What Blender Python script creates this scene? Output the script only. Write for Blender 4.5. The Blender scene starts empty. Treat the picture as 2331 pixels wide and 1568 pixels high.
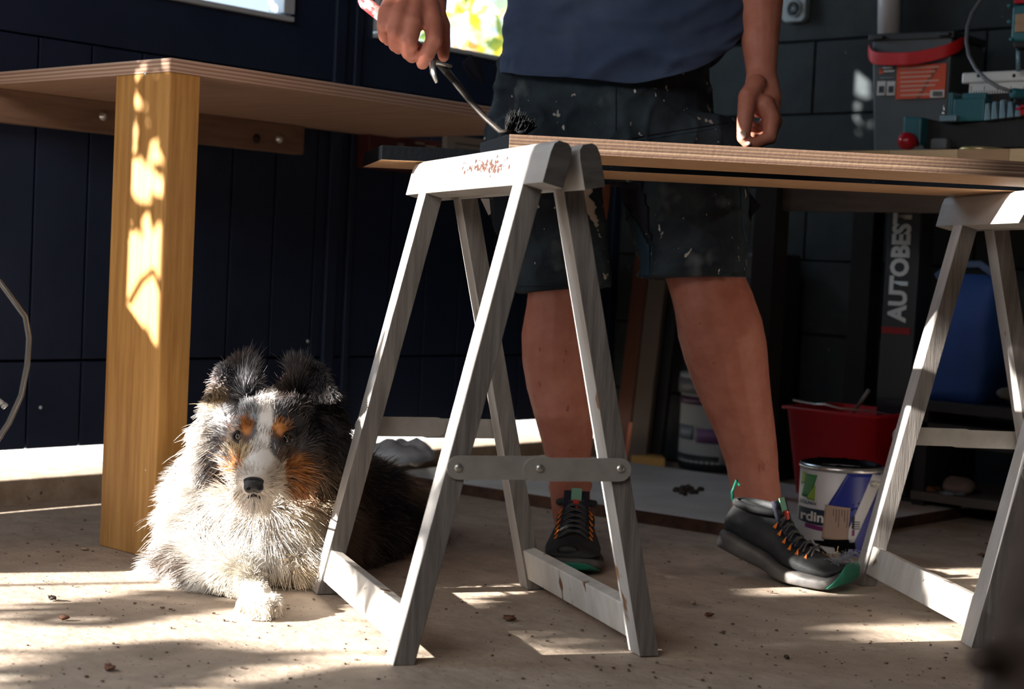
import bpy, bmesh, math, random
import numpy as np
from mathutils import Vector, Matrix, noise as mnoise
random.seed(7); rng = np.random.default_rng(7)
scene = bpy.context.scene
COL = scene.collection

# ---------------------------------------------------------------- camera
FPX, CX, CY = 3700.0, 1165.5, 784.0
YAW, PITCH, ROLL, EYE = math.radians(42.03), math.atan(178.8/3700), math.radians(2.75), 0.55
F0 = Vector((-math.sin(YAW), math.cos(YAW), 0)); R0 = Vector((math.cos(YAW), math.sin(YAW), 0)); ZZ = Vector((0, 0, 1))
FW = F0*math.cos(PITCH)-ZZ*math.sin(PITCH); UP0 = F0*math.sin(PITCH)+ZZ*math.cos(PITCH)
RI = R0*math.cos(ROLL)+UP0*math.sin(ROLL); UI = -R0*math.sin(ROLL)+UP0*math.cos(ROLL)
CAM = Vector((0, 0, EYE))
cd = bpy.data.cameras.new('camera'); cam = bpy.data.objects.new('camera', cd); COL.objects.link(cam)
cd.sensor_fit = 'HORIZONTAL'; cd.sensor_width = 36; cd.lens = 36*FPX/2331
cd.clip_start = 0.05; cd.clip_end = 200
mw = Matrix((RI, UI, -FW)).transposed().to_4x4(); mw.translation = CAM
cam.matrix_world = mw
cd.dof.use_dof = True; cd.dof.focus_distance = 2.62; cd.dof.aperture_fstop = 5.0
scene.camera = cam

# ---------------------------------------------------------------- light and exposure
SUN_AZ = Vector((-0.50, -0.866, 0)); SUN_EL = math.radians(20)
SUNV = (SUN_AZ*math.cos(SUN_EL)+ZZ*math.sin(SUN_EL)).normalized()
ld = bpy.data.lights.new('sun', 'SUN'); ld.energy = 25.0; ld.angle = math.radians(0.6); ld.color = (1.0, 0.92, 0.82)
sun = bpy.data.objects.new('sun', ld); COL.objects.link(sun); sun.rotation_euler = SUNV.to_track_quat('Z', 'Y').to_euler()
world = bpy.data.worlds.new('sky'); scene.world = world; world.use_nodes = True
nt = world.node_tree; nt.nodes.clear()
bg = nt.nodes.new('ShaderNodeBackground'); wo = nt.nodes.new('ShaderNodeOutputWorld')
tc = nt.nodes.new('ShaderNodeTexCoord'); sx = nt.nodes.new('ShaderNodeSeparateXYZ'); cr = nt.nodes.new('ShaderNodeValToRGB')
cr.color_ramp.elements[0].position = 0.45; cr.color_ramp.elements[0].color = (.42, .43, .45, 1)
cr.color_ramp.elements[1].position = 0.62; cr.color_ramp.elements[1].color = (.62, .80, 1.0, 1)
mr = nt.nodes.new('ShaderNodeMapRange'); mr.inputs[1].default_value = -1; mr.inputs[2].default_value = 1
nt.links.new(tc.outputs['Generated'], sx.inputs[0]); nt.links.new(sx.outputs[2], mr.inputs[0]); nt.links.new(mr.outputs[0], cr.inputs[0])
nt.links.new(cr.outputs[0], bg.inputs[0]); nt.links.new(bg.outputs[0], wo.inputs[0]); bg.inputs[1].default_value = 1.7
scene.view_settings.view_transform = 'Standard'; scene.view_settings.look = 'None'
scene.view_settings.exposure = 0.38; scene.view_settings.gamma = 1.0; scene.view_settings.use_curve_mapping = False
scene.cycles.use_denoising = True; scene.cycles.max_bounces = 6; scene.cycles.diffuse_bounces = 4
scene.cycles.transparent_max_bounces = 8; scene.cycles.caustics_reflective = False; scene.cycles.caustics_refractive = False
scene.cycles.sample_clamp_indirect = 4.0
# area lamps; the overhead one is added fill under a closed roof
def area(name, loc, target, sx_, sy_, energy, color):
    a = bpy.data.lights.new(name, 'AREA'); a.shape = 'RECTANGLE'; a.size = sx_; a.size_y = sy_; a.energy = energy; a.color = color
    o = bpy.data.objects.new(name, a); COL.objects.link(o); o.location = loc
    o.rotation_euler = (Vector(loc)-Vector(target)).to_track_quat('Z', 'Y').to_euler(); return o
area('overhead_fill', (-1.0, -1.0, 2.15), (-1.6, 1.4, 0.0), 2.4, 1.2, 46, (1.0, .93, .87))

area('yard_daylight', (-3.45, -.42, 1.15), (0, -.2, .6), 1.3, 1.9, 26, (.74, .86, 1.0))
area('window_daylight', (-3.38, 3.2, 1.52), (0, 2.6, .9), .7, .42, 4, (.74, .86, 1.0))
area('window_daylight', (-3.38, 2.1, 1.52), (0, 1.7, .9), .7, .42, 3, (.74, .86, 1.0))

# ---------------------------------------------------------------- pixel <-> place helpers (2331 x 1568)
def ray(x, y): return FW+RI*((x-CX)/FPX)-UI*((y-CY)/FPX)
def D(x, y, d): return CAM+ray(x, y)*d
def G(x, y, z=0.0):
    r = ray(x, y); return CAM+r*((z-EYE)/r.z)
def W(x, y, ax, v):
    r = ray(x, y); return CAM+r*(v/r[ax])
def pj(p):
    q = Vector(p)-CAM; d = q.dot(FW); return CX+FPX*q.dot(RI)/d, CY-FPX*q.dot(UI)/d, d

# ---------------------------------------------------------------- object helpers
def tag(o, label=None, cat=None, group=None, kind=None):
    if label: o['label'] = label
    if cat: o['category'] = cat
    if group: o['group'] = group
    if kind: o['kind'] = kind
    return o
def thing(name, label, cat, loc=(0, 0, 0), rz=0, group=None):
    o = bpy.data.objects.new(name, None); COL.objects.link(o); o.location = loc; o.rotation_euler = (0, 0, rz)
    o.empty_display_size = .05
    return tag(o, label, cat, group)
def rootloc(o):
    while o.parent: o = o.parent
    return Vector(o.location) if o.type == 'EMPTY' else Vector(o.get('_org', (0, 0, 0)))

class MB:
    """collects shapes, then links them as ONE mesh object"""
    def __init__(s): s.v = []; s.f = []; s.sm = []; s.mi = []; s.m = 0
    def add(s, vs, fs, smooth=False):
        n = len(s.v); s.v += [tuple(v) for v in vs]
        for f in fs: s.f.append(tuple(i+n for i in f)); s.sm.append(smooth); s.mi.append(s.m)
        return s
    def box(s, c, sz, rot=None):
        c = Vector(c); h = Vector(sz)/2
        vs = [Vector((x*h.x, y*h.y, z*h.z)) for z in (-1, 1) for y in (-1, 1) for x in (-1, 1)]
        if rot is not None: vs = [rot @ v for v in vs]
        return s.hexa([v+c for v in vs])
    def hexa(s, p):  # order z- (x-y-, x+y-, x-y+, x+y+) then z+
        return s.add(p, [(0, 2, 3, 1), (4, 5, 7, 6), (0, 1, 5, 4), (2, 6, 7, 3), (0, 4, 6, 2), (1, 3, 7, 5)])
    def beam(s, a, b, w, t, wdir):  # square section bar from a to b; w along wdir, t across
        a, b = Vector(a), Vector(b); d = (b-a).normalized(); wd = Vector(wdir); wd = (wd-d*wd.dot(d)).normalized(); td = d.cross(wd)
        p = [q+wd*(w/2*i)+td*(t/2*j) for q in (a, b) for j in (-1, 1) for i in (-1, 1)]
        return s.hexa(p)
    def prism(s, poly, ext):  # planar polygon, extruded by vector ext
        n = len(poly); p = [Vector(q) for q in poly]; e = Vector(ext)
        return s.add(p+[q+e for q in p], [tuple(range(n))[::-1], tuple(range(n, 2*n))]+[(i, (i+1) % n, n+(i+1) % n, n+i) for i in range(n)])
    def tube(s, pts, rad, n=10, sq=1.0, up=None, caps=True, smooth=True):
        pts = [Vector(p) for p in pts]; k = len(pts)
        if not hasattr(rad, '__len__'): rad = [rad]*k
        rings = []; prev = None
        for i in range(k):
            d = (pts[min(i+1, k-1)]-pts[max(i-1, 0)]).normalized()
            if prev is None:
                u = Vector(up) if up is not None else (Vector((0, 0, 1)) if abs(d.z) < .9 else Vector((1, 0, 0)))
            else: u = prev
            u = (u-d*u.dot(d)).normalized(); prev = u; w = d.cross(u)
            r = rad[i]; ra, rb = (r if hasattr(r, '__len__') else (r, r*sq))
            rings.append([pts[i]+w*(ra*math.cos(2*math.pi*j/n))+u*(rb*math.sin(2*math.pi*j/n)) for j in range(n)])
        return s.loft(rings, caps, smooth)
    def loft(s, rings, caps=True, smooth=True):
        n = len(rings[0]); vs = [v for r in rings for v in r]; fs = []
        for i in range(len(rings)-1):
            for j in range(n): fs.append((i*n+j, i*n+(j+1) % n, (i+1)*n+(j+1) % n, (i+1)*n+j))
        if caps: fs += [tuple(range(n))[::-1], tuple(range((len(rings)-1)*n, len(rings)*n))]
        return s.add(vs, fs, smooth)
    def ell(s, c, r, rot=None, n=16, m=10):
        c = Vector(c); r = Vector(r) if hasattr(r, '__len__') else Vector((r, r, r)); vs = []; fs = []
        for i in range(m+1):
            a = math.pi*i/m
            for j in range(n):
                b = 2*math.pi*j/n; v = Vector((r.x*math.sin(a)*math.cos(b), r.y*math.sin(a)*math.sin(b), -r.z*math.cos(a)))
                vs.append((rot @ v if rot is not None else v)+c)
        for i in range(m):
            for j in range(n): fs.append((i*n+j, i*n+(j+1) % n, (i+1)*n+(j+1) % n, (i+1)*n+j))
        return s.add(vs, fs, True)
    def chain(s, pts, rad, n=14):  # capsule chain with round ends, for bodies
        s.tube(pts, rad, n); s.ell(pts[0], rad[0] if not hasattr(rad[0], '__len__') else max(rad[0]), n=n, m=8)
        s.ell(pts[-1], rad[-1] if not hasattr(rad[-1], '__len__') else max(rad[-1]), n=n, m=8); return s
    def lathe(s, prof, c=(0, 0, 0), rot=None, n=24, smooth=True):
        c = Vector(c); rings = []
        for r, z in prof:
            ring = [Vector((max(r, 1e-4)*math.cos(2*math.pi*j/n), max(r, 1e-4)*math.sin(2*math.pi*j/n), z)) for j in range(n)]
            rings.append([(rot @ v if rot is not None else v)+c for v in ring])
        return s.loft(rings, True, smooth)
    def mesh(s, name, off=(0, 0, 0)):
        me = bpy.data.meshes.new(name); o = Vector(off)
        me.from_pydata([tuple(Vector(v)-o) for v in s.v], [], s.f); me.update()
        me.polygons.foreach_set('use_smooth', s.sm); me.polygons.foreach_set('material_index', s.mi)
        bm = bmesh.new(); bm.from_mesh(me); bmesh.ops.recalc_face_normals(bm, faces=bm.faces); bm.to_mesh(me); bm.free()
        return me
    def obj(s, name, mat, parent=None, local=False, bevel=0, org=None):
        off = Vector((0, 0, 0))
        if parent is not None and not local: off = rootloc(parent)
        if parent is None and org is not None: off = Vector(org)
        me = s.mesh(name, off); o = bpy.data.objects.new(name, me); COL.objects.link(o)
        for m in (mat if isinstance(mat, (list, tuple)) else [mat]): me.materials.append(m)
        if parent is not None: o.parent = parent
        elif org is not None: o.location = off; o['_org'] = tuple(off)
        if bevel:
            b = o.modifiers.new('bevel', 'BEVEL'); b.width = bevel; b.segments = 2; b.limit_method = 'ANGLE'
            b.angle_limit = math.radians(40)
        return o

def dup_tree(src, name=None):
    r = src.copy(); COL.objects.link(r)
    if name: r.name = name
    def rec(a, b):
        for ch in a.children:
            c = ch.copy(); COL.objects.link(c); c.parent = b; rec(ch, c)
    rec(src, r); return r

def remesh(mb, voxel, smooth=4, fac=.5):
    me = mb.mesh('tmp'); o = bpy.data.objects.new('tmp', me); COL.objects.link(o)
    m = o.modifiers.new('r', 'REMESH'); m.mode = 'VOXEL'; m.voxel_size = voxel; m.use_smooth_shade = True
    if smooth:
        k = o.modifiers.new('s', 'SMOOTH'); k.factor = fac; k.iterations = smooth
    bpy.context.view_layer.update()
    dg = bpy.context.evaluated_depsgraph_get(); out = bpy.data.meshes.new_from_object(o.evaluated_get(dg))
    bpy.data.objects.remove(o); out.polygons.foreach_set('use_smooth', [True]*len(out.polygons)); return out
def arr(me):
    a = np.empty(len(me.vertices)*3); me.vertices.foreach_get('co', a); return a.reshape(-1, 3)
def nrm(me):
    a = np.empty(len(me.vertices)*3); me.vertices.foreach_get('normal', a); return a.reshape(-1, 3)
def setco(me, a): me.vertices.foreach_set('co', a.ravel()); me.update()
def link_mesh(name, me, mat, parent=None, org=None):
    off = rootloc(parent) if parent is not None else Vector(org or (0, 0, 0))
    if off.length > 0: setco(me, arr(me)-np.array(off))
    o = bpy.data.objects.new(name, me); COL.objects.link(o); me.materials.clear(); me.materials.append(mat); me.name = name
    if parent is not None: o.parent = parent
    else: o.location = off
    return o
def snoise(P, sc, seed=0.0):
    s = np.array(sc) if hasattr(sc, '__len__') else np.array([sc]*3)
    return np.array([mnoise.noise(Vector(p*s)+Vector((seed, seed*1.7, -seed))) for p in P])

# ---------------------------------------------------------------- materials
MATS = {}
def mk(name, col, rough=.6, metal=0, col2=None, nscale=6, stretch=(1, 1, 1), lo=.35, hi=.65, bump=0, bscale=40, spots=None, spec=.5, sss=0, coat=0, detail=6, bd=.0012):
    """principled; col->col2 by stretched noise, bump by noise, spots=[(col, scale, threshold, stretch)]"""
    m = bpy.data.materials.new(name); m.use_nodes = True; n = m.node_tree; N = n.nodes; L = n.links; b = N['Principled BSDF']
    b.inputs['Roughness'].default_value = rough; b.inputs['Metallic'].default_value = metal; b.inputs['Specular IOR Level'].default_value = spec
    if coat: b.inputs['Coat Weight'].default_value = coat
    if sss: b.inputs['Subsurface Weight'].default_value = sss; b.inputs['Subsurface Radius'].default_value = (1, .35, .2); b.inputs['Subsurface Scale'].default_value = .008
    t = N.new('ShaderNodeTexCoord'); mp = N.new('ShaderNodeMapping'); mp.inputs['Scale'].default_value = stretch; L.new(t.outputs['Object'], mp.inputs[0])
    c4 = lambda c: (c[0], c[1], c[2], 1)
    b.inputs['Base Color'].default_value = c4(col); out = None
    if col2 is not None:
        nz = N.new('ShaderNodeTexNoise'); nz.inputs['Scale'].default_value = nscale; nz.inputs['Detail'].default_value = detail; nz.inputs['Roughness'].default_value = .6
        L.new(mp.outputs[0], nz.inputs['Vector']); r = N.new('ShaderNodeValToRGB')
        r.color_ramp.elements[0].position = lo; r.color_ramp.elements[0].color = c4(col); r.color_ramp.elements[1].position = hi; r.color_ramp.elements[1].color = c4(col2)
        L.new(nz.outputs['Fac'], r.inputs[0]); out = r.outputs[0]
    for sp in (spots or []):
        sc, scale, th, st = sp[:4]; soft = sp[4] if len(sp) > 4 else .02
        mp2 = N.new('ShaderNodeMapping'); mp2.inputs['Scale'].default_value = st; mp2.inputs['Location'].default_value = (scale*.37, scale*.11, 3.1); L.new(t.outputs['Object'], mp2.inputs[0])
        nz = N.new('ShaderNodeTexNoise'); nz.inputs['Scale'].default_value = scale; nz.inputs['Detail'].default_value = 3; L.new(mp2.outputs[0], nz.inputs['Vector'])
        mrn = N.new('ShaderNodeMapRange'); mrn.inputs[1].default_value = th; mrn.inputs[2].default_value = th+soft; L.new(nz.outputs['Fac'], mrn.inputs[0])
        mx = N.new('ShaderNodeMix'); mx.data_type = 'RGBA'; L.new(mrn.outputs[0], mx.inputs[0])
        if out is None: mx.inputs[6].default_value = c4(col)
        else: L.new(out, mx.inputs[6])
        mx.inputs[7].default_value = c4(sc); out = mx.outputs[2]
    if out is not None: L.new(out, b.inputs['Base Color'])
    if bump:
        nb = N.new('ShaderNodeTexNoise'); nb.inputs['Scale'].default_value = bscale; nb.inputs['Detail'].default_value = 5; L.new(mp.outputs[0], nb.inputs['Vector'])
        bp = N.new('ShaderNodeBump'); bp.inputs['Strength'].default_value = bump; bp.inputs['Distance'].default_value = bd; L.new(nb.outputs['Fac'], bp.inputs['Height']); L.new(bp.outputs[0], b.inputs['Normal'])
    MATS[name] = m; return m
def attr_mat(name, attr, rough=.6, sss=0):
    m = bpy.data.materials.new(name); m.use_nodes = True; N = m.node_tree.nodes; b = N['Principled BSDF']; a = N.new('ShaderNodeAttribute'); a.attribute_name = attr
    m.node_tree.links.new(a.outputs['Color'], b.inputs['Base Color']); b.inputs['Roughness'].default_value = rough; b.inputs['Specular IOR Level'].default_value = .25
    return m
def text(body, mat, parent, org, xdir, ydir, height, name='lettering', width=None, thick=.0006, bold=0.0, lift=.0006):
    cu = bpy.data.curves.new(name, 'FONT'); cu.body = body; cu.size = 1; cu.offset = bold; cu.resolution_u = 3
    o = bpy.data.objects.new('tmp', cu); COL.objects.link(o); bpy.context.view_layer.update()
    me = bpy.data.meshes.new_from_object(o.evaluated_get(bpy.context.evaluated_depsgraph_get())); bpy.data.objects.remove(o)
    a = arr(me); mn, mx = a.min(0), a.max(0); a[:, 0] -= mn[0]; a[:, 1] -= mn[1]
    s = height/(mx[1]-mn[1]); sx_ = s if width is None else width/(mx[0]-mn[0])
    X, Y = Vector(xdir).normalized(), Vector(ydir).normalized(); Nn = X.cross(Y)
    P = np.array(org)[None]+np.outer(a[:, 0]*sx_, np.array(X))+np.outer(a[:, 1]*s, np.array(Y))+np.outer(np.ones(len(a))*lift, np.array(Nn))
    setco(me, P); return link_mesh(name, me, mat, parent)
def decal(name, mat, parent, org, xdir, ydir, w, h, thick=.0008, x0=0, y0=0):
    X, Y = Vector(xdir).normalized(), Vector(ydir).normalized(); Nn = X.cross(Y); o = Vector(org)+X*x0+Y*y0
    mb = MB(); mb.prism([o, o+X*w, o+X*w+Y*h, o+Y*h], Nn*thick); return mb.obj(name, mat, parent)
# ================================================================ MATERIALS OF THE ROOM
concrete = mk('concrete_floor', (.33, .265, .21), .85, col2=(.48, .395, .32), nscale=14, lo=.3, hi=.72, bump=1, bscale=45, bd=.003,
              spots=[((.14, .11, .09), 70, .665, (1, 1, 1), .05), ((.60, .54, .46), 9, .66, (1, 1, 1), .12), ((.22, .18, .14), 4.5, .63, (1, 1.0, 1), .15)])
kerb_m = mk('kerb_concrete', (.30, .22, .16), .9, col2=(.42, .34, .26), nscale=25, bump=.7, bscale=80, spots=[((.12, .09, .07), 60, .68, (1, 1, 1), .04)])
door_m = mk('door_paint', (.012, .023, .056), .42, col2=(.018, .031, .070), nscale=8, bump=.12, bscale=300, spots=[((.05, .045, .04), 45, .78, (1, 1, 1), .02)])
block_m = mk('painted_block', (.010, .017, .021), .75, col2=(.022, .032, .037), nscale=10, bump=.7, bscale=60, spots=[((.25, .20, .15), 38, .745, (1, 1, 1), .02)])
mortar_m = mk('mortar', (.010, .015, .018), .9, bump=.3)
white_frame = mk('window_paint', (.55, .62, .68), .4)
ceil_m = mk('ceiling_dark', (.05, .045, .04), .9)
ext_m = mk('yard_concrete', (.62, .60, .57), .9, col2=(.72, .70, .66), nscale=8, bump=.4, bscale=40, spots=[((.30, .27, .24), 30, .7, (1, 1, 1), .05)])
siding_m = mk('white_siding', (.80, .82, .84), .6)
glass = bpy.data.materials.new('window_glass'); glass.use_nodes = True
_n = glass.node_tree; _n.nodes.clear(); _o = _n.nodes.new('ShaderNodeOutputMaterial'); _t = _n.nodes.new('ShaderNodeBsdfTransparent'); _g = _n.nodes.new('ShaderNodeBsdfGlossy')
_g.inputs['Roughness'].default_value = .03; _x = _n.nodes.new('ShaderNodeMixShader'); _x.inputs[0].default_value = .05; _t.inputs[0].default_value = (.96, .98, 1, 1)
_n.links.new(_t.outputs[0], _x.inputs[1]); _n.links.new(_g.outputs[0], _x.inputs[2]); _n.links.new(_x.outputs[0], _o.inputs[0])

XW, YB, ZC = -3.06, 3.85, 2.35          # door wall, back wall, ceiling
# ---- floor
nx, ny = 60, 60; mb = MB(); vs = []
for j in range(ny+1):
    for i in range(nx+1):
        x = XW+.03+(1.7-XW)*i/nx; y = -2.2+(YB+.1+2.2)*j/ny
        vs.append((x, y, min(0.0, .002*mnoise.noise(Vector((x*3, y*3, 0)))-.001)))
vs2 = [(v[0], v[1], -.12) for v in vs]
mb.add(vs, [(j*(nx+1)+i, j*(nx+1)+i+1, (j+1)*(nx+1)+i+1, (j+1)*(nx+1)+i) for j in range(ny) for i in range(nx)], True)
fl = mb.obj('floor', concrete); tag(fl, 'worn beige concrete garage floor', kind='structure')
sl = MB().box(((XW+1.73)/2, .87, -.08), (1.73-XW, 6.14, .12)).obj('trim_9', kerb_m); tag(sl, 'concrete slab under the floor screed', kind='structure')
k = MB().box((XW-.055, 1.2, -.043), (.17, 5.4, .192)).obj('trim_1', kerb_m, bevel=.006); tag(k, 'low concrete kerb below the dark door', kind='structure')
eg = MB()
n_ = 24
for i in range(n_):
    for j in range(n_):
        pass
eg.box((XW-.14-6, 3, -.05), (12, 18, .2)); tag(eg.obj('ground', ext_m), 'sunlit concrete yard outside the door', kind='structure')

# ---- left wall: dark door leaf made of boards, rail above, window openings
Z0, ZR, ZS, ZT = .112, .985, 1.108, 1.74      # foot, rail, sill, window head
T = .04
wl = MB()
wl.box((XW-.045, 2.25, (Z0+2.3)/2-0.0), (.01, .02, .02))
wl = MB()
def wbox(y0, y1, z0, z1, x0=XW-T, x1=XW): wl.box(((x0+x1)/2, (y0+y1)/2, (z0+z1)/2), (x1-x0, y1-y0, z1-z0))
w1, w2 = (1.72, 2.545), (2.815, 3.63)
wbox(.70, 3.9, ZR, ZS); wbox(.70, w1[0], ZS, ZT); wbox(w1[1], w2[0], ZS, ZT); wbox(w2[1], 3.9, ZS, ZT)
wbox(-1.17, 3.9, ZT, 2.35) if False else wbox(.62, 3.9, ZT, 2.35)
wbox(-1.34, .62, 2.18, 2.35); wbox(-2.2, -1.34, 0.05, 2.35); wbox(-1.34, -1.10, 1.08, 2.18)
wbox(.17, .47, .93, 2.18); wbox(.32, .47, Z0, .93); wbox(.47, .70, Z0, .87); wbox(.47, .70, 1.40, 2.18)  # unseen stretch of wall: jambs, notch and slit shaped to steer the sun
wbox(.62, .70, 2.18, 2.35)
wbox(.70, 3.9, Z0, ZR, XW-T-.006, XW-.030)
wl_o = wl.obj('wall_left', door_m); tag(wl_o, 'dark navy painted garage door wall', kind='structure')
y = .70; kb = 0
while y < 3.88:                                   # vertical boards, one object each
    w = min(.128, 3.88-y)
    if w > .03:
        for (a, b) in ((Z0, .297), (.303, ZR-.004)):
            m_ = MB().box((XW-.015, y+w/2, (a+b)/2), (.030, w-.003, b-a)); m_.obj('plank', door_m, wl_o, bevel=.0015)
    y += .130
# door stile between the windows
MB().box((XW+.006, 2.70, 1.2), (.012, .035, 2.1)).obj('stile', door_m, wl_o, bevel=.003)
MB().box((XW+.006, 2.76, 1.2), (.010, .02, 2.1)).obj('stile', door_m, wl_o, bevel=.003)
for sy, sz in ((2.66, .93), (2.69, .62), (2.72, .93), (2.71, .45), (2.64, .34), (1.90, .20)):
    MB().ell((XW+.002, sy, sz), .004, n=8, m=5).obj('screw', white_frame, wl_o)
def window(nm, y0, y1, lab):
    f = MB(); t = .034
    f.box((XW-.015, (y0+y1)/2, ZS+.006), (.06, y1-y0, .012)); f.box((XW-.015, (y0+y1)/2, ZT-.012), (.06, y1-y0, .024))
    f.box((XW-.015, y0+t/2, (ZS+ZT)/2), (.06, t, ZT-ZS-.036)); f.box((XW-.015, y1-t/2, (ZS+ZT)/2), (.06, t, ZT-ZS-.036))
    o = f.obj(nm, white_frame, bevel=.002); tag(o, lab, kind='structure')
    MB().box((XW-.02, (y0+y1)/2, (ZS+ZT)/2), (.004, y1-y0-2*t, ZT-ZS-.036)).obj('pane', glass, o)
window('window_1', w1[0], w1[1], 'glazed opening high in the dark door at the left end')
window('window_2', w2[0], w2[1], 'glazed opening beside the hand holding the brush')

# ---- back wall of painted blocks
wb = MB().box((-.7, YB+.11, 1.15), (4.9, .2, 2.5)).obj('wall_back', mortar_m); tag(wb, 'back wall of dark painted concrete blocks', kind='structure')
jx = W(1855, 170, 1, YB).x
shared = None
for r in range(0, 12):
    off = 0 if r % 2 == 1 else .25
    x = jx-.5*2-off
    while x < 0.2:
        x0, x1 = max(x, XW+.005), x+.5
        if x1-x0 > .04:
            full = x0 == x
            if full and shared is not None:
                o = bpy.data.objects.new('block', shared); COL.objects.link(o); o.parent = wb; o.location = (x0+.25, YB+.004, r*.2+.1+.002)
                b = o.modifiers.new('bevel', 'BEVEL'); b.width = .003; b.segments = 1
            else:
                m_ = MB().box((0, 0, 0), (x1-x0-.0035, .016, .1965)); me = m_.mesh('block'); me.materials.append(block_m)
                o = bpy.data.objects.new('block', me); COL.objects.link(o); o.parent = wb; o.location = ((x0+x1)/2, YB+.004, r*.2+.1+.002)
                b = o.modifiers.new('bevel', 'BEVEL'); b.width = .003; b.segments = 1
                if full: shared = me
        x += .5
tag(MB().box((-.7, .87, ZC+.03), (4.9, 6.2, .06)).obj('ceiling', ceil_m), 'dark garage ceiling', kind='structure')
tag(MB().box((-.7, -2.23, 1.15), (4.9, .06, 2.5)).obj('wall_front', ceil_m), 'unseen dark front wall added to shut out daylight', kind='structure')  # wall added behind the camera to keep front daylight out
tag(MB().box((1.72, .87, 1.15), (.06, 6.2, 2.5)).obj('wall_right', block_m), 'dark side wall of the garage', kind='structure')

# ---- outside: white sided shed, tree with yellow leaves, grass
sh = thing('garden_shed', 'white boarded shed wall seen through the window in the door', 'shed', (-6.4, 3.4, .05))
MB().box((-6.5, 3.0, 1.1), (.1, 5.0, 2.1)).obj('wall', siding_m, sh)
for i in range(14):
    MB().box((-6.44, 3.0, .13+i*.15), (.02, 5.0, .142)).obj('plank', siding_m, sh)
bark = mk('bark', (.10, .07, .05), .9, bump=.8, bscale=30)
leafm = [mk('leaf_yellow', (.85, .62, .03), .6), mk('leaf_green', (.22, .32, .07), .6), mk('leaf_pale', (.66, .76, .66), .6), mk('leaf_orange', (.75, .25, .04), .6)]
def leaves(center, rad, n, size, flat=False, keep=None):
    mb = MB(); c = Vector(center)
    for i in range(n):
        v = Vector(rng.normal(size=3)); v = v.normalized()*(rng.random()**.4); p = c+Vector((v.x*rad[0], v.y*rad[1], v.z*rad[2]))
        if keep and not keep(p): continue
        q = Vector(rng.normal(size=3)).normalized(); w = q.cross(Vector(rng.normal(size=3))).normalized(); s = size*(.6+.8*rng.random())
        h = q.cross(w)*.15*s
        mb.m = int(rng.choice([0, 1, 2, 3], p=[.26, .2, .48, .06])); mb.add([p-q*s, p+w*s*.55+h, p+q*s, p-w*s*.55+h, p+h*.3], [(0, 1, 4), (1, 2, 4), (2, 3, 4), (3, 0, 4)])
    return mb
tr = thing('tree', 'tree with yellow autumn leaves outside the second window', 'tree', (-6.6, 7.9, .05))
MB().tube([(-6.6, 7.9, .05), (-6.55, 7.85, .9), (-6.6, 7.9, 1.8), (-6.5, 7.8, 2.6)], [.11, .09, .08, .04], 10).obj('trunk', bark, tr)
tag(leaves((-6.6, 7.9, 2.1), (1.4, 1.9, 1.4), 2800, .07).obj('foliage', leafm, tr), kind='stuff')
gr = MB()
grass_m = mk('yard_grass', (.42, .46, .08), .7, col2=(.70, .62, .22), nscale=8)
for i in range(900):
    p = Vector((XW-.55-.9*rng.random(), 3.35+1.9*rng.random(), .05)); a = rng.random()*6.28; h = .04+.09*rng.random(); d = Vector((math.cos(a), math.sin(a), 0))
    w = Vector((-d.y, d.x, 0))*.003
    gr.add([p-w, p+w, p+d*h*.4+w*.7+ZZ*h*.7, p+d*h*.4-w*.7+ZZ*h*.7, p+d*h*.9+ZZ*h], [(0, 1, 2, 3), (3, 2, 4)])
tag(gr.obj('grass', grass_m), 'dry yellow green grass outside below the door', 'grass', kind='stuff')
# shrub added out of view: leaf clusters placed to block and dapple the sun
sb = thing('shrub', 'shrub added out of view to block and dapple the sun at the door', 'shrub', (-3.75, -1.2, .05))
st = MB()
def TP(yp, zp, dist=.55):      # a place on the sun ray that crosses the door plane at (yp, zp)
    return Vector((XW, yp, zp))+SUNV*dist
SHRUB = MB()
def cluster(yp, zp, ry, rz, n, size=.035, dist=.6):
    global SHRUB
    c = TP(yp, zp, dist); m_ = leaves(c, (.10, ry, rz), n, size); b = len(SHRUB.v); SHRUB.v += m_.v; SHRUB.f += [tuple(i+b for i in f) for f in m_.f]; SHRUB.sm += m_.sm; SHRUB.mi += m_.mi
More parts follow.
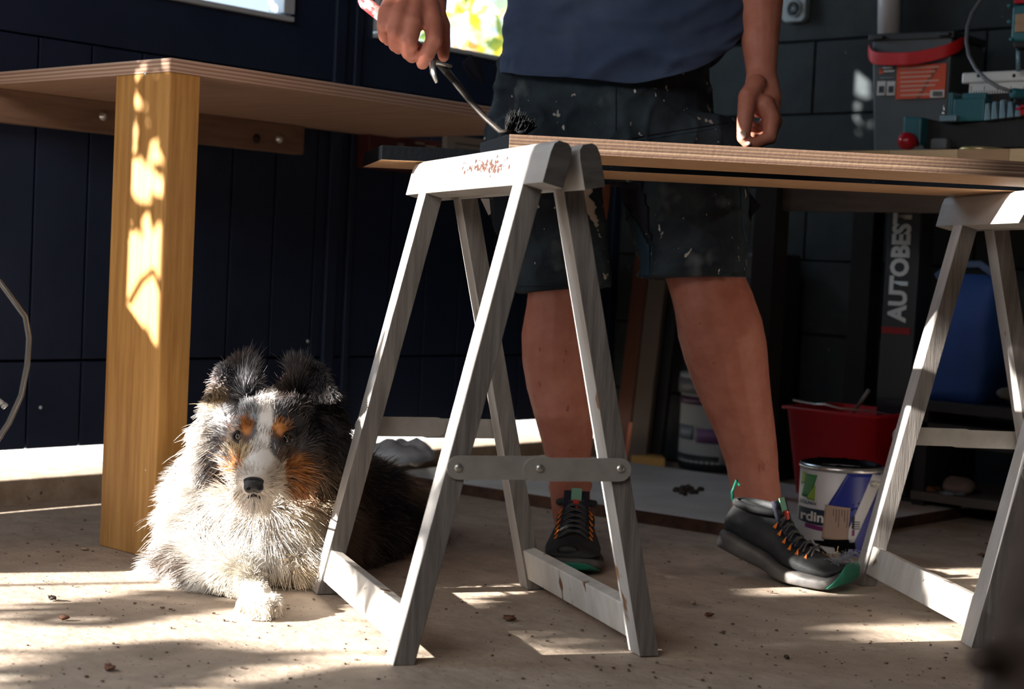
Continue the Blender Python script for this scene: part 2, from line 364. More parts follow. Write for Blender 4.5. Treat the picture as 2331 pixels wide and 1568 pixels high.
# ================================================================ FURNITURE
pine = mk('treated_pine', (.36, .165, .038), .6, col2=(.55, .29, .080), nscale=5, stretch=(14, 14, .7), lo=.35, hi=.65, bump=.35, bscale=14,
          spots=[((.13, .05, .02), 7, .74, (1.2, 1.2, .6), .03), ((.75, .68, .55), 60, .775, (1, 1, .6), .02), ((.30, .20, .08), 4, .62, (2, 2, .7), .1)])
ply_face = mk('plywood_face', (.42, .25, .17), .55, col2=(.52, .33, .23), nscale=4, stretch=(1.2, 9, 9), bump=.15, bscale=30)
ledger_m = mk('old_pine', (.20, .115, .08), .7, col2=(.30, .18, .12), nscale=6, stretch=(9, 1.2, 9), bump=.4, bscale=25, spots=[((.07, .03, .03), 9, .72, (1, 1, 1), .05)])
steel = mk('zinc_steel', (.62, .62, .60), .35, .9)
def ply_mat(name, cols, face, zc, thick):
    """layers by height on the edge"""
    m = bpy.data.materials.new(name); m.use_nodes = True; N = m.node_tree.nodes; L = m.node_tree.links; b = N['Principled BSDF']; b.inputs['Roughness'].default_value = .75
    t = N.new('ShaderNodeTexCoord'); mp = N.new('ShaderNodeMapping'); mp.inputs['Scale'].default_value = (.6, .6, 1); L.new(t.outputs['Object'], mp.inputs[0])
    nz = N.new('ShaderNodeTexNoise'); nz.inputs['Scale'].default_value = 14; nz.inputs['Detail'].default_value = 4; L.new(mp.outputs[0], nz.inputs['Vector'])
    sp = N.new('ShaderNodeSeparateXYZ'); L.new(t.outputs['Object'], sp.inputs[0])
    ad = N.new('ShaderNodeMath'); ad.operation = 'MULTIPLY_ADD'; ad.inputs[1].default_value = .0016; L.new(nz.outputs['Fac'], ad.inputs[0]); L.new(sp.outputs[2], ad.inputs[2])
    mr_ = N.new('ShaderNodeMapRange'); mr_.inputs[1].default_value = zc-thick/2; mr_.inputs[2].default_value = zc+thick/2; L.new(ad.outputs[0], mr_.inputs[0])
    r = N.new('ShaderNodeValToRGB'); r.color_ramp.interpolation = 'CONSTANT'; e = r.color_ramp.elements; n = len(cols)
    e[0].position = 0; e[0].color = (*cols[0], 1); e[1].position = 1/n; e[1].color = (*cols[1], 1)
    for i in range(2, n): q = e.new(i/n); q.color = (*cols[i], 1)
    L.new(mr_.outputs[0], r.inputs[0]); L.new(r.outputs[0], b.inputs['Base Color'])
    bp = N.new('ShaderNodeBump'); bp.inputs['Strength'].default_value = .5; bp.inputs['Distance'].default_value = .0008; nb = N.new('ShaderNodeTexNoise'); nb.inputs['Scale'].default_value = 160; L.new(t.outputs['Object'], nb.inputs['Vector']); L.new(nb.outputs['Fac'], bp.inputs['Height']); L.new(bp.outputs[0], b.inputs['Normal'])
    return m
# ---- big plywood bench against the door
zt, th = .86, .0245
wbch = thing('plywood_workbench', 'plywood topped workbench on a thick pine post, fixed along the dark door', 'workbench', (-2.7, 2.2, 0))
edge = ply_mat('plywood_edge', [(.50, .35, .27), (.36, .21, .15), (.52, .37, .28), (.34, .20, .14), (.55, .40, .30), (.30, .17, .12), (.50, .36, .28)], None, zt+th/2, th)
c1 = G(388, 163, zt); xe = c1.x; y0 = c1.y; y1 = 2.86
top = MB(); top.m = 0
X0, X1, Y0, Y1 = XW+.014, xe, y0-1.0, y1
# the near short edge runs from the corner towards the door; the bench ends at the corner
Y0 = y0
top.box(((X0+X1)/2, (Y0+Y1)/2, zt+th/2), (X1-X0, Y1-Y0, th)); tpo = top.obj('tabletop', [edge, ply_face], wbch, bevel=.001)
for p in tpo.data.polygons:
    if abs(p.normal.z) > .9: p.material_index = 1
pe = D(388, 170, 2.83)
leg = MB().box((xe-.0825, y0+.033, zt/2), (.165, .066, zt)); leg.obj('leg', pine, wbch, bevel=.003)
lz0 = W(686, 353, 0, XW+.03).z; ly = W(686, 320, 0, XW+.04).y
lg = MB().box((XW+.033, (ly+y0-.2)/2+.0, (lz0+zt)/2), (.036, ly-(y0-.2), zt-lz0)).obj('ledger', ledger_m, wbch, bevel=.002)
for px_, py_ in ((235, 264), (636, 316), (583, 316)):
    q = W(px_, py_, 0, XW+.05); m_ = MB(); m_.lathe([(.011, 0), (.011, .002), (.007, .004), (.0065, .008), (.003, .0095)], q, Vector((1, 0, 0)).to_track_quat('Z', 'Y').to_matrix(), 14)
    m_.obj('bolt', steel if px_ != 583 else mk('knot', (.03, .015, .012), .8), lg)
MB().lathe([(.004, 0), (.003, .003)], W(332, 168, 1, y0+.002), Vector((0, -1, 0)).to_track_quat('Z', 'Y').to_matrix(), 8).obj('nail', steel, wbch)

# ---- trestles
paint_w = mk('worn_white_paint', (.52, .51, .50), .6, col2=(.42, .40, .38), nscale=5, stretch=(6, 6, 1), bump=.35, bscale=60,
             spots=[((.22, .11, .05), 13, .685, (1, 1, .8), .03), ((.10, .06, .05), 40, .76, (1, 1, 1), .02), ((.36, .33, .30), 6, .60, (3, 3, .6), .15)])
paint_g = mk('shaded_grey_wood', (.115, .105, .10), .75, col2=(.22, .205, .195), nscale=6, stretch=(20, 20, 1.2), bump=.5, bscale=30, spots=[((.75, .72, .68), 70, .80, (1, 1, 1), .02), ((.25, .13, .06), 8, .72, (1, 1, .8), .05)])
foot_m = mk('stained_rail_paint', (.66, .64, .60), .65, col2=(.52, .49, .45), nscale=8, stretch=(1, 4, 1), bump=.4, bscale=70, spots=[((.14, .06, .022), 22, .64, (1, 1, .6), .05), ((.12, .08, .05), 30, .70, (1, 1, 1), .03)])
endgrain = mk('end_grain', (.045, .042, .042), .85, col2=(.085, .08, .078), nscale=14, stretch=(1, 1, 5), bump=.6, bscale=50)
strap_m = mk('galvanised_strap', (.36, .35, .33), .5, .35, col2=(.44, .43, .41), nscale=30, spots=[((.18, .10, .05), 20, .72, (1, 1, 1), .05)])
bar_w = mk('chalky_bar_paint', (.40, .395, .39), .6, col2=(.28, .26, .235), nscale=4, stretch=(3, 1, 3), lo=.4, hi=.75, bump=.35, bscale=60, spots=[((.20, .11, .06), 24, .74, (1, .5, 1), .02)])
HT = .716
def make_trestle(label):
    t = thing('trestle', label, 'trestle', (0, 0, 0), 0)
    for sgn in (-1, 1):
        ft = Vector((sgn*.183, 0, 0)); tp = Vector((sgn*.030, 0, HT-.055)); ax = (tp-ft).normalized(); nrml = Vector((ax.z, 0, -ax.x))
        for yy in (-.236, .236):
            o = Vector((0, yy, 0)); a = ft+o; b = tp+o+ax*.005
            # foot cut flat on the floor
            hw, ht = .015, .0205; p = []
            for base, cut in ((a, True), (b, False)):
                for j in (-1, 1):
                    for i in (-1, 1):
                        q = base+nrml*(hw*i)+Vector((0, ht*j, 0))
                        if cut: q = q-ax*(q.z/ax.z)
                        p.append(q)
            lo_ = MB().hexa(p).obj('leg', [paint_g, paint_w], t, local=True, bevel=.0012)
            for p_ in lo_.data.polygons: p_.material_index = 0 if abs(p_.normal.y) > .7 else 1  # front and back faces grey: shade put into the colour, grain is real
        # top bar with rounded upper edges
        L0, L1 = -.335, .335; c = tp+ax*.028; prof = []
        w, h = .0152, .030
        for (u, v) in ((-w, -h), (w, -h), (w, h*.45), (w*.82, h*.82), (w*.4, h), (-w*.5, h), (-w*.88, h*.8), (-w, h*.4)):
            prof.append(c+nrml*u+ax*v)
        mb = MB(); mb.prism([q+Vector((0, L0, 0)) for q in prof], (0, L1-L0, 0)); mb_o = mb.obj('top_bar', [bar_w, endgrain], t, local=True, bevel=.001)
        for p_ in mb_o.data.polygons:
            if abs(p_.normal.y) > .9: p_.material_index = 1
        # bottom rail
        c = ft+ax*.046+nrml*0
        MB().beam(c+Vector((0, -.218, 0)), c+Vector((0, .218, 0)), .052, .022, ax).obj('bottom_rail', foot_m, t, local=True, bevel=.002)
    # straps: two bars and their screws at each end
    for yy, s in ((-.236-.0225, -1), (.236+.0225, 1)):
        z = .272; xo = .183-(.183-.024)*z/(HT-.055)
        for k_, (xa, xb, dy) in enumerate(((-xo-.002, .006, 0), (-.010, xo+.002, s*.0026))):
            poly = []; r = .0165
            for i in range(9): a = math.pi/2+math.pi*i/8; poly.append(Vector((xa+r*math.cos(a), 0, z+r*math.sin(a)-.002*k_)))
            for i in range(9): a = -math.pi/2+math.pi*i/8; poly.append(Vector((xb+r*math.cos(a), 0, z+r*math.sin(a)-.002*k_)))
            y_ = yy+dy if s > 0 else yy+dy
            so = MB().prism([q+Vector((0, y_, 0)) for q in poly], (0, .0022*s if s > 0 else -.0022, 0)).obj('strap', strap_m, t, local=True)
            for xs in ((xa,) if k_ == 0 else (xb, -.002)):
                rot = Vector((0, s, 0)).to_track_quat('Z', 'Y').to_matrix()
                MB().lathe([(.0062, 0), (.0062, .001), (.004, .003), (.0015, .0032)], (xs, y_+.0022*s, z), rot, 12).obj('screw', steel, so, local=True)
    return t
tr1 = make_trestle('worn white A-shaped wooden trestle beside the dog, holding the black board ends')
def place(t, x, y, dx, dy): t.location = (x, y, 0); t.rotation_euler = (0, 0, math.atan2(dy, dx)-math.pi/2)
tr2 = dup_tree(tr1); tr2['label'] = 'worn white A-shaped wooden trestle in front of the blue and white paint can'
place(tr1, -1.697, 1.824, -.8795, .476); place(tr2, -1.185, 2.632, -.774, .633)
tr1['group'] = tr2['group'] = 'folding trestles under the boards'

# ---- the two boards being painted
ZP, TB = .719, .0245
bare = mk('board_underside', (.60, .34, .17), .55, col2=(.68, .41, .23), nscale=4, stretch=(8, 8, 8), bump=.1, bscale=40)
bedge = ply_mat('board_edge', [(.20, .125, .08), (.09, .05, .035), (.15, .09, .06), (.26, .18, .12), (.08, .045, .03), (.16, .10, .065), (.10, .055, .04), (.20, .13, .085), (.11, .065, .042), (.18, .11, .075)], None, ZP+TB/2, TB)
blackp = mk('wet_black_paint', (.0012, .0018, .0028), .5, spec=.05, bump=.5, bscale=120, spots=[((.035, .045, .055), 90, .74, (1, 1, 4), .01)])
def board(label, a, b, c, length, black_front):
    # a near-left corner, b far-left corner, direction along c
    a, b, d = Vector(a), Vector(b), Vector(c).normalized(); e = ZZ*TB
    mb = MB(); n = 1; P0, P1, P2, P3 = a, a+d*length, b+d*length, b
    for p in (P0, P1, P2, P3): p.z = ZP
    mb.hexa([P0, P1, P3, P2, P0+e, P1+e, P3+e, P2+e])
    o = mb.obj('plywood_board', [bare, bedge, blackp], bevel=.0008, org=Vector(((P0+P2)/2).to_tuple()[:2]+(0,))); tag(o, label, 'board', 'freshly painted boards on the trestles')
    for p_ in o.data.polygons:
        nn = p_.normal
        if nn.z > .9: p_.material_index = 2
        elif nn.z < -.9: p_.material_index = 0
        elif nn.dot(-d) > .8: p_.material_index = 2
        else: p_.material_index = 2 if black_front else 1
    return o
a1 = G(1158, 343, ZP); b1 = G(1091, 361, ZP); e1 = G(2331, 405, ZP)
a2 = G(868, 363, ZP); b2 = G(826, 380, ZP); e2 = G(2331, 436, ZP)
board('plywood board with bare layered edge and black top, nearer of the two on the trestles', a1, b1, e1-a1, 1.25, False)
board('plywood board with black painted edge, behind the bare edged one', a2, b2, e2-a2, 1.55, True)
# ================================================================ THE MAN
skin_m = mk('skin', (.44, .150, .100), .55, col2=(.55, .225, .16), nscale=28, lo=.3, hi=.7, bump=.25, bscale=220, sss=.12, spec=.35,
            spots=[((.33, .10, .06), 55, .70, (1, 1, .5), .06), ((.12, .05, .03), 130, .80, (1, 1, .35), .02)])
shirt_m = mk('navy_cotton', (.040, .062, .125), .9, col2=(.060, .085, .150), nscale=9, bump=.35, bscale=500, spec=.2, spots=[((.16, .18, .22), 160, .80, (1, 1, 1), .01)])
shorts_m = mk('paint_spattered_cloth', (.012, .018, .027), .85, col2=(.050, .075, .09), nscale=7, lo=.42, hi=.75, bump=.5, bscale=320, spec=.25,
              spots=[((.10, .12, .13), 11, .63, (1, 1, .8), .10), ((.42, .40, .36), 42, .685, (1, 1, .8), .012), ((.60, .58, .52), 75, .715, (1, 1, .45), .012), ((.30, .24, .12), 33, .76, (1, 1, .6), .02)])
blue_cloth = mk('faded_blue_cloth', (.012, .045, .085), .9, col2=(.02, .065, .11), nscale=12, bump=.4, bscale=300)
navy_plain = mk('plain_navy_cloth', (.010, .012, .026), .9, bump=.4, bscale=300)
hair_dark = mk('brown_hair', (.06, .035, .02), .7, bump=.8, bscale=90)
nail_m = mk('finger_nail', (.62, .38, .32), .3)
man = thing('person', 'man in navy T-shirt and paint-spattered work shorts painting a board, standing behind the trestles', 'person', tuple(G(1500, 1290)))

B = MB()
# legs  (px, py, depth, half width px)
def pxchain(mb, rows, n=16, sq=1.0, round_=True):
    pts = [D(x, y, d) for x, y, d, r in rows]; rad = [(r*d/FPX, r*d/FPX*sq) for x, y, d, r in rows]
    mb.tube(pts, rad, n)
    if round_: mb.ell(pts[0], min(rad[0]), n=14, m=8); mb.ell(pts[-1], min(rad[-1]), n=14, m=8)
Rl = [(1300, 420, 3.14, 92), (1292, 520, 3.12, 86), (1286, 610, 3.09, 80), (1284, 655, 3.07, 80), (1282, 700, 3.08, 84), (1279, 760, 3.09, 92), (1279, 820, 3.10, 90), (1281, 880, 3.10, 82),
      (1286, 940, 3.09, 70), (1291, 1000, 3.11, 58), (1295, 1060, 3.13, 48), (1297, 1110, 3.15, 46), (1300, 1160, 3.17, 44), (1302, 1200, 3.17, 38)]
Ll = [(1530, 420, 3.17, 95), (1562, 520, 3.15, 90), (1592, 600, 3.12, 84), (1610, 650, 3.10, 86), (1624, 690, 3.10, 90), (1638, 745, 3.11, 96), (1651, 800, 3.14, 94), (1664, 860, 3.16, 86),
      (1680, 920, 3.18, 76), (1697, 980, 3.19, 67), (1710, 1040, 3.20, 60), (1716, 1085, 3.20, 56), (1722, 1130, 3.20, 56), (1712, 1180, 3.20, 50)]
pxchain(B, Rl, sq=1.02); pxchain(B, Ll, sq=1.02)
B.ell(D(1291, 655, 3.035), (.04, .03, .045)); B.ell(D(1612, 660, 3.06), (.042, .03, .046))      # knee caps
# ankle bones
for q, r in (((1264, 1108, 3.16), .014), ((1334, 1104, 3.16), .013)): B.ell(D(*q), r)
# feet inside the shoes
B.chain([D(1300, 1200, 3.16), D(1298, 1245, 3.08)], [.028, .026]); B.chain([D(1708, 1160, 3.19), D(1740, 1205, 3.15)], [.030, .026])
# trunk and head: standing, bent slightly forward
pel = D(1385, 300, 3.18); ches = pel+Vector((0, 0, .42))+F0*-.02; neck = pel+Vector((0, 0, .66))+F0*-.05
def ellring(c, a, b, n=28):     # a sideways, b front-back
    return [c+R0*(a*math.cos(2*math.pi*j/n))+F0*(b*math.sin(2*math.pi*j/n)) for j in range(n)]
B.loft([ellring(pel+ZZ*-.075, .10, .08), ellring(pel+ZZ*-.055, .165, .11), ellring(pel, .185, .125), ellring(pel+ZZ*.15, .178, .12), ellring(pel+ZZ*.30, .185, .125),
        ellring(pel+ZZ*.45-F0*.02, .20, .13), ellring(pel+ZZ*.56-F0*.03, .18, .105), ellring(neck, .075, .07)])
hd = neck+ZZ*.20-F0*.07
B.chain([neck, neck+ZZ*.10-F0*.02], [.062, .058]); B.ell(hd, (.078, .095, .115), rot=Matrix.Rotation(YAW, 3, 'Z')); B.ell(hd-ZZ*.065-F0*.03, (.058, .062, .06), rot=Matrix.Rotation(YAW, 3, 'Z'))
B.chain([hd-F0*.092+ZZ*.02, hd-F0*.118-ZZ*.025], [.010, .016]); B.ell(hd-F0*.088-ZZ*.068, (.026, .014, .010), rot=Matrix.Rotation(YAW, 3, 'Z'))
for s in (-1, 1): B.ell(hd+R0*(.078*s)+F0*.01, (.012, .02, .032), rot=Matrix.Rotation(YAW, 3, 'Z')); B.ell(hd+R0*(.034*s)-F0*.080+ZZ*.028, (.024, .016, .012), rot=Matrix.Rotation(YAW, 3, 'Z'))
# left arm of the picture = right arm, holding the brush
shR = neck+R0*-.20-ZZ*.07; shL = neck+R0*.20-ZZ*.07
wr = D(968, -78, 2.72); elb = wr+Vector((0, 0, .02))+ZZ*.20+F0*.16-R0*.0
B.chain([shR, (shR+elb)/2+R0*-.02, elb], [.062, .052, .045]); B.tube([elb, (elb*.6+wr*.4), wr], [.046, .045, .032], 16); B.ell(elb, .046)
# hanging arm
wl = D(1733, 165, 3.04); fm = D(1727, 0, 3.08); elL = D(1715, -200, 3.14)
B.chain([shL, (shL+elL)/2, elL], [.062, .052, .047])
B.tube([elL, D(1722, -110, 3.11), fm, D(1730, 90, 3.05), wl], [(.048, .05), (.052, .05), (.047, .043), (.036, .031), (.0285, .024)], 16, up=-F0)
# ---- hanging hand
def fing(rows, n=12):
    pts = [D(x, y, d) for x, y, d, r in rows]; rad = [r*d/FPX for x, y, d, r in rows]; B.tube(pts, rad, n); B.ell(pts[0], rad[0], n=12, m=8); B.ell(pts[-1], rad[-1], n=12, m=8)
    for p, r in zip(pts[1:-1], rad[1:-1]): B.ell(p, r*1.03, n=10, m=6)
B.tube([wl, D(1735, 195, 3.02), D(1741, 228, 3.01), D(1745, 262, 3.02)], [(.0285, .022), (.033, .021), (.033, .022), (.026, .020)], 16, up=-F0)
fing([(1722, 192, 3.0, 24), (1703, 222, 2.985, 24), (1697, 262, 2.97, 19.5), (1694, 292, 2.965, 17.5), (1692, 314, 2.96, 15.5)])            # thumb
fing([(1741, 240, 2.99, 24), (1757, 272, 2.985, 21), (1752, 312, 2.975, 17.5), (1722, 326, 2.965, 14), (1700, 326, 2.96, 12.5)])             # index
fing([(1752, 245, 3.02, 22), (1762, 278, 3.025, 20), (1752, 308, 3.02, 16), (1726, 316, 3.01, 13), (1712, 312, 3.0, 12)])
fing([(1752, 245, 3.045, 20), (1758, 276, 3.055, 18), (1745, 300, 3.05, 15), (1722, 304, 3.04, 12.5), (1712, 298, 3.03, 11.5)])
fing([(1746, 240, 3.065, 18), (1748, 266, 3.08, 15), (1737, 286, 3.075, 13), (1722, 290, 3.065, 11), (1714, 285, 3.055, 10)])
# ---- hand with the brush: back of the hand up, four fingers down in front of the handle
B.tube([wr, D(962, -35, 2.70), D(950, 10, 2.665), D(938, 45, 2.655)], [(.032, .025), (.042, .026), (.049, .024), (.046, .020)], 18, up=-F0)
fing([(898, 0, 2.65, 24), (882, 28, 2.625, 22), (876, 60, 2.615, 19.5), (877, 82, 2.63, 17), (884, 92, 2.66, 13)])
fing([(920, 8, 2.64, 24), (908, 42, 2.61, 22), (900, 78, 2.595, 20), (900, 102, 2.61, 17), (908, 112, 2.64, 13)])
fing([(948, 15, 2.64, 25), (940, 55, 2.605, 23), (931, 96, 2.59, 20), (930, 120, 2.605, 17.5), (938, 131, 2.635, 14)])
fing([(976, 15, 2.65, 26), (987, 50, 2.62, 22), (988, 92, 2.60, 20.5), (972, 124, 2.60, 18.5), (962, 144, 2.61, 15.5)])
fing([(985, 20, 2.68, 27), (1001, 60, 2.68, 25), (1008, 100, 2.67, 18), (1010, 128, 2.66, 14)])       # thumb behind
bm_me = remesh(B, .0036, 3, .4); P = arr(bm_me); Nn = nrm(bm_me)
setco(bm_me, P+Nn*(.0004*snoise(P, 70)[:, None]))
body = link_mesh('body', bm_me, skin_m, man)
# nails
for q, r in (((1691, 308, 2.9465), (9, 11)), ((1703, 327, 2.949), (7, 5))):
    c = D(*q); k = q[2]/FPX; MB().ell(c, (r[0]*k, .0022, r[1]*k), rot=Matrix.Rotation(YAW, 3, 'Z'), n=12, m=6).obj('nail', nail_m, man)
# head details
for s in (-1, 1):
    MB().ell(hd+R0*(.032*s)-F0*.088+ZZ*.012, .012).obj('eye', mk('eye', (.5, .48, .45), .2), man)
H = MB(); H.ell(hd+ZZ*.028+F0*.018, (.086, .098, .105), rot=Matrix.Rotation(YAW, 3, 'Z')); H.obj('hair', hair_dark, man)

# ---- T-shirt: open ended cloth shell with folds
def cloth(rings, thick, name, mat, fold, parent, sub=1, seed=0, voxel=None):
    mb = MB(); mb.loft(rings, caps=False); me = mb.mesh(name); P = arr(me); N_ = nrm(me)
    setco(me, P+N_*fold(P)[:, None]); o = link_mesh(name, me, mat, parent)
    s = o.modifiers.new('thick', 'SOLIDIFY'); s.thickness = thick; s.offset = -1
    if sub: q = o.modifiers.new('sub', 'SUBSURF'); q.levels = q.render_levels = sub
    return o
def lerp_rows(rows, m):
    rows = np.array(rows, float); t = np.linspace(0, len(rows)-1, m); return [[np.interp(q, range(len(rows)), rows[:, c]) for c in range(rows.shape[1])] for q in t]
# rows: z, centre lateral, centre depth, half width, half depth
hemz = [(-1, .0)]
rows = [(.905, .196, 3.16, .240, .145), (.93, .197, 3.16, .238, .146), (.98, .190, 3.16, .228, .146), (1.04, .182, 3.15, .218, .145), (1.12, .175, 3.15, .210, .142), (1.25, .170, 3.14, .210, .142), (1.38, .168, 3.12, .225, .14), (1.46, .166, 3.10, .19, .12), (1.50, .165, 3.09, .09, .085)]
def LD(lat, dep, z): return R0*lat+F0*dep+ZZ*z
rr = lerp_rows(rows, 44); rings = []
n = 120
for z, cl, dpt, a, b in rr:
    ring = []
    for j in range(n):
        an = 2*math.pi*j/n; ca, sa = math.cos(an), math.sin(an); w = max(0, (1.25-z)/.345)
        dz = w*float(np.interp(cl+a*ca, [-.07, .0, .20, .30, .36, .40, .44], [.018, .002, -.010, .022, .058, .098, .11]))
        ring.append(LD(cl+a*math.copysign(abs(ca)**.85, ca), dpt+b*math.copysign(abs(sa)**.9, sa), z+dz))
    rings.append(ring)
def shirt_fold(P):
    k = np.clip((1.35-P[:, 2])/.3, 0, 1); q = P.copy(); lat = q@np.array(R0); 
    diag = np.stack([lat*3.0+P[:, 2]*3.5, P[:, 2]*12-lat*6.5, lat*1.5], 1)
    arc = np.array([mnoise.noise(Vector(v)) for v in diag]); fine = np.array([mnoise.noise(Vector(v*1.9+7)) for v in diag])
    low = np.exp(-((P[:, 2]-.955+.10*(lat-.2)*1.2)/.016)**2)*np.clip(1-abs(lat-.27)/.16, 0, 1)
    r1 = np.clip(1-abs(arc)*4, 0, 1)**2; r2 = np.clip(1-abs(fine)*4, 0, 1)**2
    return .016*k*arc+.011*k*r1+.006*k*r2+.018*low
cloth(rings, .003, 't_shirt', shirt_m, shirt_fold, man)
# sleeves
for sh, el in ((shR, elb), (shL, elL)):
    d = (el-sh).normalized(); MB().tube([sh-d*.05, sh+d*.03, sh+d*.12, sh+d*.20], [.075, .085, .078, .074], 24).obj('sleeve', shirt_m, man)

# ---- shorts
S = MB()
waist = D(1372, 200, 3.16); S.loft([ellring(waist+ZZ*.13, .196, .130, 36), ellring(waist+ZZ*.03, .205, .135, 36), ellring(waist-ZZ*.03, .212, .14, 36), ellring(waist-ZZ*.10, .222, .145, 36), ellring(waist-ZZ*.15-R0*.0, .228, .145, 36), ellring(waist-ZZ*.185, .20, .12, 36)])
def pxring(mb, rows, sq):
    mb.tube([D(x, y, d) for x, y, d, r in rows], [(r*d/FPX, r*d/FPX*s) for (x, y, d, r), s in zip(rows, sq)], 30, up=-F0)
Rs = [(1246, 300, 3.15, 138), (1244, 360, 3.14, 140), (1248, 420, 3.13, 136), (1254, 500, 3.11, 126), (1268, 580, 3.09, 113), (1277, 632, 3.08, 108), (1279, 662, 3.08, 108)]
Ls = [(1535, 300, 3.17, 135), (1545, 360, 3.16, 142), (1558, 420, 3.15, 146), (1570, 500, 3.13, 136), (1577, 560, 3.12, 127), (1578, 600, 3.11, 124), (1578, 634, 3.11, 125)]
pxring(S, Rs, [.98, 1, 1, 1, 1, 1, 1]); pxring(S, Ls, [.98, 1, 1, 1, 1, 1, 1])
sm_ = remesh(S, .0062, 4, .5); P = arr(sm_); N_ = nrm(sm_); lat = P@np.array(R0); dp = P@np.array(F0)
f = np.array([mnoise.noise(Vector((l*9+z*3, z*13-l*4, d*6))) for l, z, d in zip(lat, P[:, 2], dp)])+.5*np.array([mnoise.noise(Vector((l*22, z*9, d*14))) for l, z, d in zip(lat, P[:, 2], dp)])
hem = np.exp(-((P[:, 2]-.556)/.006)**2)
side = np.array([0.0]*len(P)); down = np.clip((.62-P[:, 2])/.1, 0, 1)
vert_fold = np.array([mnoise.noise(Vector((l*26, d*26, 3))) for l, d in zip(lat, dp)])
horiz = (abs(N_[:, 2]) < .6)
rf = np.clip(1-abs(f)*4.5, 0, 1)**2
setco(sm_, P+N_*((.0060*f+.0065*rf+.006*vert_fold*down-.0016*hem)*horiz)[:, None])
link_mesh('shorts', sm_, shorts_m, man)
# patches, seams, pocket pieces lying on the cloth
def onleg(px_, py_, d): return D(px_, py_, d)
from mathutils.bvhtree import BVHTree
bvh = BVHTree.FromPolygons([tuple(v.co) for v in sm_.vertices], [tuple(p.vertices) for p in sm_.polygons])
mo = Vector(rootloc(man))
def hitcloth(px_, py_, tree=None, lift=.002):
    r = ray(px_, py_); h = (tree or bvh).ray_cast(CAM-mo, r, 6)
    return (h[0]+mo-r.normalized()*lift) if h[0] else None
def patch(poly, mat, name, lift=.003, step=9):
    """cloth piece that follows the shorts: grid inside a pixel outline"""
    xs = [p[0] for p in poly]; ys = [p[1] for p in poly]; mb = MB(); idx = {}
    def inside(x, y):
        c = False; j = len(poly)-1
        for i in range(len(poly)):
            if (poly[i][1] > y) != (poly[j][1] > y) and x < (poly[j][0]-poly[i][0])*(y-poly[i][1])/(poly[j][1]-poly[i][1])+poly[i][0]: c = not c
            j = i
        return c
    vs, fs = [], []
    gx = int((max(xs)-min(xs))/step)+2; gy = int((max(ys)-min(ys))/step)+2
    for j in range(gy):
        for i in range(gx):
            x, y = min(xs)+i*step, min(ys)+j*step
            if inside(x, y):
                h = hitcloth(x, y, lift=lift)
                if h is not None: idx[(i, j)] = len(vs); vs.append(h)
    for (i, j) in list(idx):
        q = [(i, j), (i+1, j), (i+1, j+1), (i, j+1)]
        if all(a in idx for a in q): fs.append(tuple(idx[a] for a in q))
        elif sum(a in idx for a in q) == 3: fs.append(tuple(idx[a] for a in q if a in idx))
    if not fs: return None
    mb.add(vs, fs, True); me = mb.mesh(name, mo); o = bpy.data.objects.new(name, me); COL.objects.link(o); me.materials.append(mat); o.parent = man
    s = o.modifiers.new('t', 'SOLIDIFY'); s.thickness = .0025; s.offset = 0
    return o
pa = patch([(1318, 418), (1344, 412), (1350, 440), (1342, 448), (1360, 470), (1352, 480), (1366, 505), (1358, 516), (1352, 522), (1366, 500), (1360, 525), (1345, 500), (1330, 480), (1322, 448)], mk('dried_filler', (.42, .38, .33), .9, bump=.8, bscale=80), 'paint_patch', .003, 5)
if pa: tag(pa, 'thick patch of dried pale grey paint')
pb = patch([(1408, 420), (1432, 470), (1480, 560), (1485, 640), (1455, 645), (1432, 590), (1415, 520)], blue_cloth, 'leg_panel', .0025, 7)
if pb: tag(pb, 'faded blue cloth panel')
pc = patch([(1412, 415), (1462, 415), (1478, 480), (1484, 560), (1440, 480)], navy_plain, 'leg_panel', .004, 7)
if pc: tag(pc, 'plain dark navy cloth panel')
def seam(rows, name='seam', mat=None, r=.0012, lift=.001):
    pts = [hitcloth(x, y, lift=lift) for x, y in rows]; pts = [p for p in pts if p is not None]
    if len(pts) > 2: MB().tube(pts, r, 6).obj(name, mat or blue_cloth, man)
seam([(1402, 200+i*8) for i in range(13)], mat=navy_plain)
seam([(1430+i*12, 315-i*1.9) for i in range(20)], r=.0012, mat=navy_plain); seam([(1430+i*12, 323-i*1.9) for i in range(20)], r=.0008)
seam([(1484, 560+i*8) for i in range(10)]); seam([(1685, 425), (1687, 470), (1692, 520), (1700, 550)], r=.0022, name='pocket_edge'); 
seam([(1172+i*10, 652) for i in range(21)], r=.0014, mat=navy_plain)
# loose pocket corners standing off the sides
pk = MB(); a = D(1108, 128, 3.04); pk.prism([D(1052, 142, 3.03), D(1072, 124, 3.03), D(1098, 140, 3.05), D(1102, 192, 3.06), D(1070, 176, 3.04)], F0*.004); pk.obj('pocket_flap', navy_plain, man, bevel=.001)
pk = MB(); pk.prism([D(1696, 425, 3.1), D(1733, 470, 3.09), D(1712, 492, 3.09), D(1706, 560, 3.1), D(1698, 545, 3.1)], F0*.004); pk.obj('pocket_flap', navy_plain, man, bevel=.001)
pk = MB(); pk.prism([D(1094, 452, 3.03), D(1114, 452, 3.03), D(1117, 486, 3.03), D(1112, 490, 3.03)], F0*.004); tag(pk.obj('pocket_tag', mk('white_webbing', (.6, .62, .66), .8), man), 'white webbing strap at the pocket')

